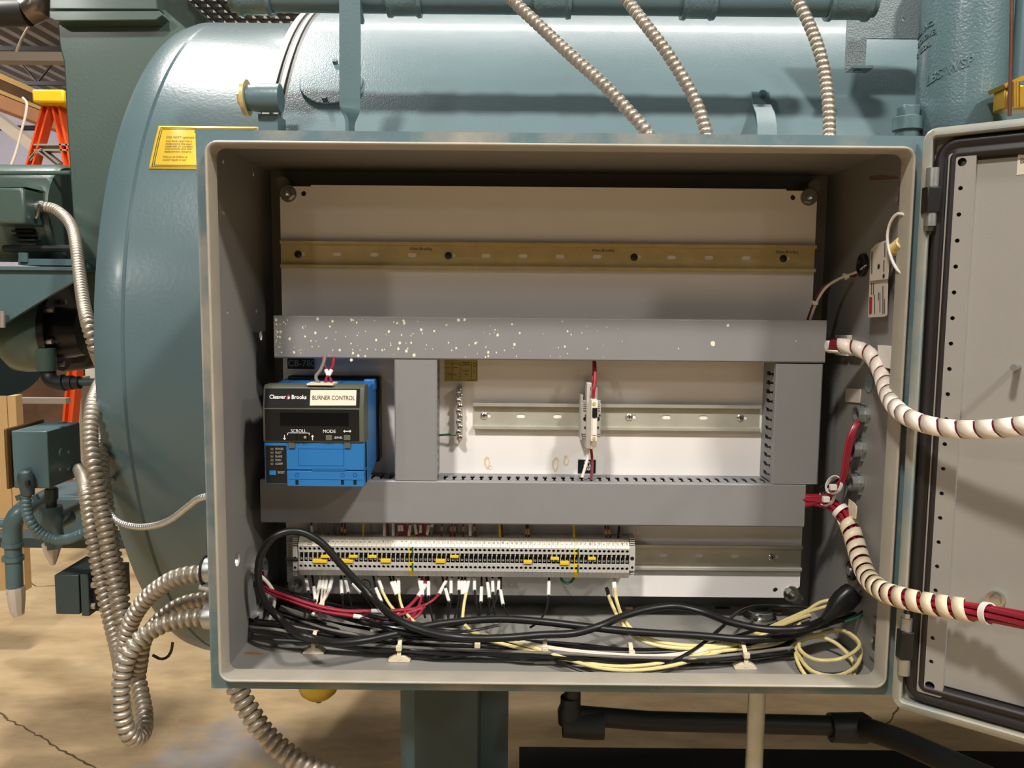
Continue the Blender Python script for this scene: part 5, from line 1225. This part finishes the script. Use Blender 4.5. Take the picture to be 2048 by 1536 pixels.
for k in range(5):
    dy = (k-2)*5
    L = [V((XW+.008, .215+R.uniform(-.006, .006), e2.z+R.uniform(-.006, .006))), (520, 1205+dy*.5, .18), (590, 1232+dy*.8, .165), (660, 1255+dy, -.02), (740, 1268+dy, -.015), (830, 1278+dy, -.013), (930, 1284+dy, -.012), (1040, 1290+dy*.8, -.012), (1160, 1300+dy*.6, -.013), (1300, 1304+dy*.5, -.014), (1400, 1298+dy*.5, -.014), (1480, 1280+dy, -.016), (1560, 1255+dy, -.02), (1620, 1235+dy*.8, -.03)]
    lay('control_cable', L, .0022, M_WBLK if k != 3 else M_WGRY, '%s wire from the rear connector crossing the cabinet floor, %s of five' % ('black' if k != 3 else 'grey', NTH[k]), 'wire')
lay('diagonal_cable', [(1060, 1292, -.012), (1105, 1318, -.012), (1160, 1340, -.008), (1215, 1352, -.006), (1275, 1350, -.006), (1330, 1330, -.012), (1390, 1298, -.022), (1440, 1258, -.03), (1480, 1222, -.03), (1510, 1213, -.03), (1560, 1212, -.03), (1620, 1215, -.035)], .0022, M_WBLK, 'black cable dipping to the front lip then rising right', 'cable')
lay('red_lead', [V((XW+.01, .16, e1.z)), (530, 1172, .143), (585, 1196, .130), (640, 1213, .122), (690, 1222, .120), (740, 1222, .120), (775, 1222, .122), (830, 1218, .13)], .0024, M_WRED, 'upper thick red wire running right from the left connector')
lay('red_lead', [V((XW+.01, .16, e1.z-.004)), (530, 1178, .143), (590, 1204, .130), (640, 1221, .122), (700, 1231, .118), (750, 1237, .118), (800, 1230, .122), (845, 1216, .132)], .0024, M_WRED, 'lower thick red wire running right from the left connector')
lay('red_lead', [(745, 1262, .108), (770, 1252, .110), (800, 1246, .114), (832, 1234, .12), (850, 1212, .135)], .0020, M_WRED, 'short red wire with a white sleeve above the floor bundle')
for i, q in enumerate(((743, 1222, 768, 1222, .1185), (707, 1232, 738, 1236, .1165), (742, 1262, 765, 1255, .107))):
    tag(MB().tube([at(q[0], q[1], q[4]), at(q[2], q[3], q[4])], .0029, 8).build('wire_sleeve', M_WHITE), 'white printed sleeve on the %s red wire' % ('upper thick', 'lower thick', 'short')[i], 'wire sleeve', 'white sleeves on the thick red wires')
lay('white_lead', [V((XW+.008, .16, e1.z+.006)), (478, 1134, .145), (512, 1146, .14), (536, 1166, .14), (549, 1190, .14), (547, 1215, .14), (538, 1240, .14), (526, 1252, .15)], .0023, M_WWHT, 'cream white wire arching from the upper left connector')
lay('clear_sleeve', [(560, 1215, .15), (620, 1235, .15), (680, 1256, -.02), (740, 1268, -.02), (790, 1280, -.02)], .0036, M_WGRY, 'smoky clear tubing among the black wires')
# cream cables
yc = [([(760, 1225, .14), (805, 1240, .135), (850, 1258, -.03), (905, 1266, -.028), (965, 1278, -.022), (1030, 1294, -.016), (1100, 1312, -.012), (1170, 1326, -.01), (1240, 1333, -.010), (1310, 1328, -.012), (1375, 1316, -.014), (1440, 1296, -.017), (1500, 1274, -.022), (1560, 1246, -.03), (1610, 1226, -.036), (1655, 1212, -.04)], 'cream cable sagging lowest along the front of the cabinet floor'),
      ([(930, 1250, -.04), (945, 1264, -.03), (1000, 1276, -.024), (1070, 1296, -.018), (1140, 1320, -.012), (1200, 1336, -.010), (1260, 1341, -.010), (1330, 1334, -.012), (1400, 1316, -.014), (1460, 1296, -.017), (1520, 1270, -.022), (1575, 1246, -.03), (1620, 1230, -.034)], 'cream cable running just in front of the lowest sagging one'),
      ([(1214, 1178, .165), (1219, 1196, .15), (1228, 1218, -.045), (1243, 1246, -.035), (1270, 1274, -.025), (1310, 1290, -.02), (1370, 1297, -.02), (1430, 1296, -.02), (1490, 1284, -.022), (1540, 1262, -.026), (1600, 1232, -.034), (1640, 1205, -.045), (1672, 1198, -.05)], 'cream cable with a black stub dropping from the right terminal end'),
      ([(1228, 1150, .178), (1230, 1175, .165), (1233, 1200, -.06), (1244, 1232, -.04), (1268, 1262, -.03), (1305, 1280, -.024), (1360, 1290, -.022), (1430, 1290, -.022), (1500, 1272, -.025), (1560, 1245, -.03), (1630, 1214, -.04)], 'cream cable with a white sleeve at the right end of the row'),
      ([(1040, 1284, -.02), (1100, 1296, -.018), (1180, 1306, -.017), (1260, 1312, -.016), (1330, 1312, -.016), (1390, 1304, -.018), (1450, 1288, -.02), (1510, 1270, -.024)], 'thick white cable in the middle of the floor bundle'),
      ([(1600, 1248, -.03), (1570, 1280, -.02), (1540, 1290, -.018), (1480, 1298, -.016), (1420, 1305, -.016)], 'short cream cable end behind the coil')]
for L, lb in yc: lay('cream_cable', L, .0023 if 'thick' not in lb else .003, M_WYEL if 'white cable' not in lb else M_WWHT, lb, 'cable', 'cream cables in the cabinet bottom')
A, B = at(1228, 1165, .169), at(1231, 1194, .158); tag(MB().tube([A, B], .0032, 8).build('wire_sleeve', M_WHITE), 'white sleeve on the cream cable at the row end', 'wire sleeve')
A, B = at(1213, 1176, .163), at(1217, 1192, .154); tag(MB().tube([A, A.lerp(B, .5)+V((.0006, 0, 0)), B], .0026, 8).build('wire_stub', M_WBLK), 'black taped stub on the cream cable below terminal 92', 'wire end')
coil = [(1575, 1302, -.012), (1590, 1288, -.016), (1625, 1272, -.022), (1672, 1258, -.03), (1704, 1270, -.032), (1719, 1288, -.03), (1708, 1304, -.028), (1675, 1319, -.024), (1635, 1320, -.022), (1606, 1306, -.02), (1597, 1290, -.022), (1610, 1278, -.024), (1650, 1266, -.028), (1685, 1262, -.026), (1715, 1284, -.022), (1721, 1312, -.016), (1706, 1338, -.012), (1668, 1352, -.010), (1628, 1344, -.010), (1602, 1318, -.012), (1595, 1292, -.016), (1606, 1280, -.02), (1640, 1274, -.022), (1668, 1284, -.02), (1692, 1304, -.014), (1707, 1326, -.008), (1708, 1348, -.004), (1704, 1362, -.003)]
lay('coiled_cable', coil, .0023, M_WYEL, 'cream cable coiled in loops at the right of the cabinet floor', 'cable', None)
lay('coil_end', [(1594, 1290, -.018), (1592, 1312, -.012), (1600, 1334, -.007), (1614, 1356, -.003)], .0023, M_WYEL, 'cream cable end lying left of the coil', 'cable')
# tie mounts and ties
def tie_mount(px, py, lb, base=True, h=.03):
    c = fl(px, py, 0); t = thing('tie_mount' if base else 'cable_tie', lb, 'cable tie mount' if base else 'cable tie', c, 'cable ties along the cabinet floor')
    if base:
        mb = MB(); mb.prism([c+V(p) for p in ((-.0125, -.004, 0), (-.0135, -.004, .002), (-.006, -.004, .0075), (.006, -.004, .0075), (.0135, -.004, .002), (.0125, -.004, 0))], (0, .012, 0)); mb.build('base', M_CREAMWRAP, t, bevel=.0005)
    q = [c+V((0, -.0045+.000*k, .002)) for k in (0,)]
    mb = MB(); pth = [c+V((0, -.004, .003)), c+V((0, -.0035, .012)), c+V((0, .002, .020)), c+V((0, .010, .024)), c+V((0, .018, .020)), c+V((0, .022, .01))]
    Q = crv(pth, .002); vs = []
    for i, p in enumerate(Q):
        d = (Q[min(i+1, len(Q)-1)]-Q[max(0, i-1)]).normalized(); nn = X1.cross(d)
        vs += [p+X1*.0024-nn*.0005, p-X1*.0024-nn*.0005, p-X1*.0024+nn*.0005, p+X1*.0024+nn*.0005]
    N = len(Q)
    mb.add(vs, [(4*i+k, 4*i+(k+1) % 4, 4*i+4+(k+1) % 4, 4*i+4+k) for i in range(N-1) for k in range(4)]+[(0, 1, 2, 3), (4*N-4, 4*N-3, 4*N-2, 4*N-1)]); mb.build('strap', M_CREAMWRAP, t)
    a = c+V((0, -.004, .015)); MB().box(a.x-.0035, a.x+.0035, a.y-.003, a.y+.003, a.z, a.z+.006).build('tie_head', M_CREAMWRAP, t, bevel=.0006)
for px, py, lb, b in ((628, 1306, 'cream tie mount leftmost on the cabinet floor', True), (799, 1322, 'cream tie mount on the floor below the red wires', True), (955, 1316, 'pale tie without a mount between the two left mounts and the middle', False), (1090, 1326, 'cream tie mount half hidden under the cables mid floor', True), (1262, 1332, 'pale tie without a mount right of the middle', False), (1490, 1337, 'cream tie mount on the floor near the coil', True)): tie_mount(px, py, lb, b)
# hub in the floor, scraps
c = fl(1519, 1238, 0)
t = thing('conduit_hub', 'threaded steel conduit hub rising through the cabinet floor', 'hub', c)
MB().lathe([(0, .017), (0, .0225), (.004, .0225), (.004, .0175), (.006, .0185), (.008, .0172), (.010, .0182), (.012, .017), (.014, .0175), (.016, .015), (.016, .012), (.002, .012)], c, Z1, 30).build('hub_ring', M_STEEL, t); MB().cyl(c+V((0, 0, .001)), c+V((0, 0, .002)), .012).build('hub_bore', M_DARK, t)
a = fl(1258, 1217, .001); tag(MB().tube([a+V((-.005, 0, 0)), a+V((.005, .001, 0))], .0022, 8).build('wire_scrap', M_WYEL), 'tiny cream offcut lying behind the black cord', 'scrap')
a = fl(1445, 1216, .001); tag(MB().tube([a+V((-.010, 0, 0)), a+V((.010, .0, 0))], .0020, 8).build('wire_scrap', M_WBLK), 'tiny black offcut lying by the rust stain', 'scrap')

# ================================================================== right side of the cabinet
def spiral(par, path, r, pitch, width, m, name='spiral_wrap'):
    Q = crv(path, .0008); N = len(Q); t0 = (Q[1]-Q[0]).normalized(); a = t0.orthogonal().normalized(); fr = []
    for i in range(N):
        t_ = (Q[min(i+1, N-1)]-Q[max(i-1, 0)]).normalized(); a = (a-t_*a.dot(t_)).normalized(); fr.append((a.copy(), t_.cross(a)))
    st = .0008; nw = max(2, int(width/st)); vs = []; steps = int((N*st)/pitch*20)
    rows = 0
    for k in range(steps):
        s = k*pitch/20; i0 = int(s/st)
        if i0+nw >= N: break
        A = 2*PI*k/20
        for j in (0, nw//2, nw):
            i = i0+j; u, w = fr[i]; vs.append(Q[i]+(u*math.cos(A)+w*math.sin(A))*r)
        rows += 1
    mb = MB(); mb.add(vs, [(3*k+j, 3*k+j+1, 3*k+4+j, 3*k+3+j) for k in range(rows-1) for j in (0, 1)])
    o = mb.build(name, m, par, ang=80); sd_ = o.modifiers.new('thick', 'SOLIDIFY'); sd_.thickness = .0009; sd_.offset = 1
    return o
wp = P3([(1664, 691, .118), (1685, 692, .108), (1710, 696, .096), (1735, 706, .082), (1754, 728, .066), (1766, 758, .045), (1776, 790, .018), (1794, 818, -.018), (1825, 839, -.052), (1865, 852, -.075), (1920, 859, -.098), (1985, 858, -.125), (2060, 851, -.155), (2150, 845, -.19)])
t = thing('wrapped_cable', 'white spiral-wrapped cable bundle arching to the door, upper one', 'cable', wp[0])
MB().tube(crv(wp, .005), .0082, 12).build('wire_core', M_WDRED, t)
spiral(t, [at(1657, 691, .122)]+wp, .0092, .0185, .0165, M_WHITED)
rp = P3([(1688, 1030, .112), (1702, 1060, .096), (1713, 1095, .078), (1722, 1125, .058), (1738, 1158, .028), (1768, 1183, -.012), (1810, 1197, -.045), (1860, 1208, -.068), (1910, 1216, -.088), (1958, 1224, -.105)])
t = thing('wrapped_cable', 'aged cream spiral-wrapped red wire bundle arching to the door, lower one', 'cable', rp[0])
spiral(t, rp, .0105, .0155, .0118, M_CREAMWRAP)
full = P3([(1598, 1000, .150), (1630, 1000, .140), (1662, 1008, .126)])+rp+P3([(2010, 1233, -.13), (2060, 1243, -.155), (2130, 1258, -.19)])
Qf = crv(full, .005)
for k in range(7):
    a = k*2*PI/6; rr = 0 if k == 6 else .0058
    Q = []; u0 = (Qf[1]-Qf[0]).normalized().orthogonal().normalized()
    for i, q in enumerate(Qf):
        t_ = (Qf[min(i+1, len(Qf)-1)]-Qf[max(i-1, 0)]).normalized(); u0 = (u0-t_*u0.dot(t_)).normalized(); w_ = t_.cross(u0); B_ = a+i*.03
        Q.append(q+(u0*math.cos(B_)+w_*math.sin(B_))*rr)
    MB().tube(Q, .0026, 7).build('red_wire', M_WRED, t)
for q in ((1690, 1024, .118, .0125), (1974, 1224, -.112, .0112)):
    c = at(*q[:3]); i = min(range(len(Qf)), key=lambda i: (Qf[i]-c).length); d = (Qf[min(i+2, len(Qf)-1)]-Qf[i-2]).normalized()
    MB().lathe([(-.003, .0095), (-.003, .0108), (.003, .0108), (.003, .0095), (-.003, .0095)], Qf[i], d, 20).build('tie_band', M_WHITE, t)
# red wires up to the bushing
for k in range(4):
    o_ = (k-1.5)
    wire('riser_wire', P3([(1590, 990+k*9, .15), (1630, 994+k*4, .135), (1664, 985+k*2, .120), (1683+k*2.6, 955, .108), (1689+k*2.8, 915, .100), (1698+k*3, 872, .096), (1712+k*2, 845, .10), (1732, 829+k*2, .115)]), .0022, M_WRED, 'red wire rising from the lower duct to the bushing, %s from the left' % NTH[k], 'wire', 'red wires rising to the bushing')
for (q, lb) in (((1648, 996, .122), 'white tie cinching the red wires by the duct end'), ((1662, 972, .112), 'white tie cinching the rising red wires')):
    c = at(*q); tt = thing('cable_tie', lb, 'cable tie', c, 'white cable ties on the red wires')
    MB().lathe([(-.002, .011), (-.002, .0122), (.002, .0122), (.002, .011), (-.002, .011)], c+V((.006, .006, 0)), V((.8, .3, -.4)), 18).build('band', M_WHITE, tt); MB().box(c.x-.004, c.x+.004, c.y-.010, c.y-.003, c.z-.0035, c.z+.0035).build('tie_head', M_WHITE, tt, bevel=.0008)
XR = W2-.002
def bushing(px, py, r, lb, wires=True):
    c = atX(px, py, XR); t = thing('conduit_bushing', lb, 'bushing', c, 'bushings in the right cabinet wall')
    MB().lathe([(0, r*1.25), (-.004, r*1.25), (-.004, r), (-.012, r), (-.012, r*.78), (0, r*.78)], c, X1, 14).build('bushing_ring', M_GALVG, t, ang=25); MB().cyl(c+V((-.001, 0, 0)), c+V((-.0006, 0, 0)), r*.79, n=16).build('bore', M_TERMD, t)
    for k in range(6):
        a = k*PI/3; p = c+V((-.002, r*1.28*math.cos(a), r*1.28*math.sin(a))); MB().box(p.x-.002, p.x+.002, p.y-.0018, p.y+.0018, p.z-.0018, p.z+.0018).build('lug', M_GALVG, t)
bushing(1731, 829, .0105, 'upper wall bushing taking the rising red wires'); bushing(1723, 898, .0105, 'middle wall bushing with a single black wire'); bushing(1719, 965, .0105, 'lower wall bushing beside the knotted red wires')
c = atX(1706, 1141, XR); t = thing('hole_plug', 'dark round hole plug low on the right cabinet wall', 'plug', c); MB().lathe([(0, .0125), (-.004, .012), (-.005, .009), (-.003, .0075), (-.003, 0)], c, X1, 24).build('plug_cap', M_DARK, t); MB().lathe([(-.003, .007), (-.006, .006), (-.006, .0)], c, X1, 20).build('plug_centre', M_GALVG, t)
wire('thin_wire', P3([(1640, 975, .13), (1676, 960, .13), (1695, 930, .14), (1718, 908, .15)]), .0014, M_WBLK, 'thin black wire running to the middle wall bushing')
wire('thin_wire', P3([(1640, 985, .13), (1680, 958, .125), (1700, 957, .13), (1720, 960, .14)]), .0018, M_WBLK, 'thin black wire running to the lower wall bushing')
c = atX(1738, 766, XR-.0006); t = tag(MB().lathe([(0, .011), (-.0006, .011), (-.0006, 0)], c, X1, 20).build('knockout_disc', mat('knockout_steel', (150, 166, 176), .35, metal=.3, bump=.3, bscale=300)), 'bright steel knockout disc in the right cabinet wall', 'knockout')
def wallpatch(name, m, pts, X, th, lab, cat, par=None):
    o = MB().prism([atX(x, y, X) for x, y in pts], (th, 0, 0)).build(name, m, par, bevel=.0004)
    if not par: tag(o, lab, cat)
    return o
wallpatch('adhesive_pad', M_TAPE, [(1691, 776), (1721, 778), (1718, 806), (1690, 804)], XR-.0015, .0015, 'torn adhesive pad stuck on the right cabinet wall', 'pad')
for i, (pts, lb) in enumerate((([(1671, 670), (1695, 670), (1693, 712), (1670, 710)], 'white cable clip block nearest the duct end'), ([(1697, 683), (1720, 684), (1718, 712), (1696, 710)], 'white cable clip block beside the upper wrapped cable'), ([(1755, 690), (1782, 693), (1781, 738), (1757, 732)], 'white cable clip plate under the bend of the upper wrap'))):
    o = wallpatch('cable_clip', M_WHITE, pts, XR-.006, .006, lb, 'cable clip'); o['group'] = 'white cable clips on the right wall'
c = at(1659, 691, .125); tag(MB().lathe([(-.004, 0), (-.004, .006), (.004, .006), (.004, 0)], c, X1, 16).build('tie_end', M_WHITE), 'white tie end where the upper wrap leaves the duct', 'tie')
# tag with printed label, hanging by a tie from the hinge plate
M_TAG = mat('beige_tag', (204, 194, 178), .5)
tg = thing('printed_tag', 'beige folded printed tag with a red block on the right wall', 'tag', atX(1755, 634, XR-.004))
XT = XR-.012
MB().prism([atX(x, y, XT) for x, y in ((1741, 500), (1752, 488), (1775, 479), (1778, 520), (1775, 558), (1739, 562))], (.0008, 0, 0)).build('upper_fold', M_TAG, tg)
MB().prism([atX(x, y, XT+.002) for x, y in ((1739, 561), (1775, 557), (1774, 592), (1773, 630), (1769, 633), (1737, 635), (1736, 630))], (.0008, 0, 0)).build('lower_fold', M_TAG, tg)
MB().prism([atX(x, y, XT+.0015) for x, y in ((1738.5, 594), (1744, 594), (1743, 627), (1738, 629))], (.0004, 0, 0)).build('red_print', M_RED, tg)
for x, y0, y1 in ((1746, 566, 590), (1748.5, 590, 628), (1756, 585, 600), (1759, 585, 625), (1765, 572, 628), (1768, 598, 627), (1742, 566, 590)):
    MB().prism([atX(a, b, XT+.0015) for a, b in ((x, y0), (x+1, y0), (x+1, y1), (x, y1))], (.0003, 0, 0)).build('print_line', M_INK, tg)
for x, y0, y1 in ((1769, 485, 514), (1743, 503, 548), (1767, 520, 543)): MB().prism([atX(a, b, XT-.0005) for a, b in ((x, y0), (x+1.2, y0), (x+.8, y1), (x-.4, y1))], (.0003, 0, 0)).build('print_line', M_INK, tg)
for x, y, r in ((1757, 533, .003), (1767, 552, .0025)): c = atX(x, y, XT-.0004); MB().cyl(c, c+V((.0003, 0, 0)), r, n=12).build('print_mark', M_INK, tg)
wire('tag_tie', [atX(x, y, XT-.001-d) for x, y, d in ((1811, 430, 0), (1796, 427, .004), (1783, 440, .006), (1775, 468, .006), (1777, 495, .005), (1785, 522, .004), (1795, 540, .002), (1804, 547, 0))], .0016, M_WHITE, 'white tie looping from the hinge plate round the tag', 'cable tie')
Q = []; a0, a1 = atX(1786, 500, XT), atX(1804, 484, XT)
for k in range(100): a = k*2*PI/16; f_ = k/99; Q.append(a0.lerp(a1, f_)+V((.003+.0075*math.cos(a), .003*math.sin(a), .0062*math.sin(a))))
tag(MB().tube(Q, .0017, 7).build('coiled_lead', mat('amber_wire', (222, 196, 128), .4)), 'tightly coiled cream lead beside the printed tag', 'wire')
c = atX(1728, 530, XR); t = thing('wall_grommet', 'black oval grommet behind the printed tag', 'grommet', c); MB().lathe([(0, .014), (-.004, .0135), (-.005, .010), (0, .009)], c, X1, 20).build('grommet_ring', M_BLACKP, t); MB().cyl(c+V((-.0012, 0, 0)), c+V((-.0008, 0, 0)), .0095, n=16).build('grommet_bore', M_TERMD, t)
e_ = [atX(1732, 532, XR-.004)]
wire('fan_wire', e_+P3([(1712, 545, .15), (1688, 553, .148), (1655, 572, .15), (1635, 600, .155), (1620, 640, .16)]), .0017, M_WWHT, 'white wire curving from the grommet to the top duct', 'wire', 'wires from the grommet to the top duct')
wire('fan_wire', e_+P3([(1714, 550, .152), (1690, 554, .151), (1652, 570, .153), (1632, 598, .158), (1615, 640, .163)]), .0017, M_WDRED, 'dark red wire curving from the grommet to the top duct', 'wire', 'wires from the grommet to the top duct')
for q in ((1690, 553, .148), (1628, 606, .155)):
    c = at(*q); tt = thing('cable_tie', 'small white tie on the grommet wires, %s' % ('upper one' if q[1] < 600 else 'lower one'), 'cable tie', c); MB().lathe([(-.0015, .0032), (-.0015, .0042), (.0015, .0042), (.0015, .0032), (-.0015, .0032)], c, V((1, 0, .5 if q[1] < 600 else 1.6)), 14).build('band', M_WHITE, tt); MB().box(c.x-.003, c.x+.003, c.y-.006, c.y-.003, c.z-.0022, c.z+.0022).build('tie_head', M_WHITE, tt)
wallpatch('masking_chip', mat('yellow_chip', (190, 170, 96), .6), [(441, 421), (447, 423), (451, 428), (446, 430)], -W2+.002, .0004, 'yellowed masking chip high on the left wall', 'tape')

M_RUST = mat('rust_stain', (160, 104, 44), .8, var=.3, vscale=60)
for i, (q, w) in enumerate((((1490, 1216), (.016, .006)), ((1562, 1220), (.014, .006)), ((1290, 1208), (.006, .004)), ((655, 1248), (.008, .004)), ((505, 1306), (.014, .003)))):
    c = fl(q[0], q[1], .0003); n = 18
    MB().plate([(w[0]*random.uniform(.6, 1.1)*math.cos(2*PI*k/n), w[1]*random.uniform(.6, 1.1)*math.sin(2*PI*k/n)) for k in range(n)], [], c, X1, Y1, (0, 0, .0002)).build('rust_stain', M_RUST, cab, smooth=False)
o = MB().prism([atX(x, y, XR-.0004) for x, y in ((1738, 352), (1764, 350), (1796, 354), (1796, 357), (1762, 360), (1740, 361))], (.0003, 0, 0)).build('red_patch', mat('red_patch', (112, 84, 78), .7), cab, smooth=False)  # thin dull red patch on the right cabinet wall
wallpatch('tape_flap', M_CREAMWRAP, [(1697, 998), (1708, 1006), (1713, 1014), (1711, 1038), (1698, 1034), (1696, 1012)], XR-.014, .0012, 'cream tape flap standing beside the knotted red wires', 'tape')
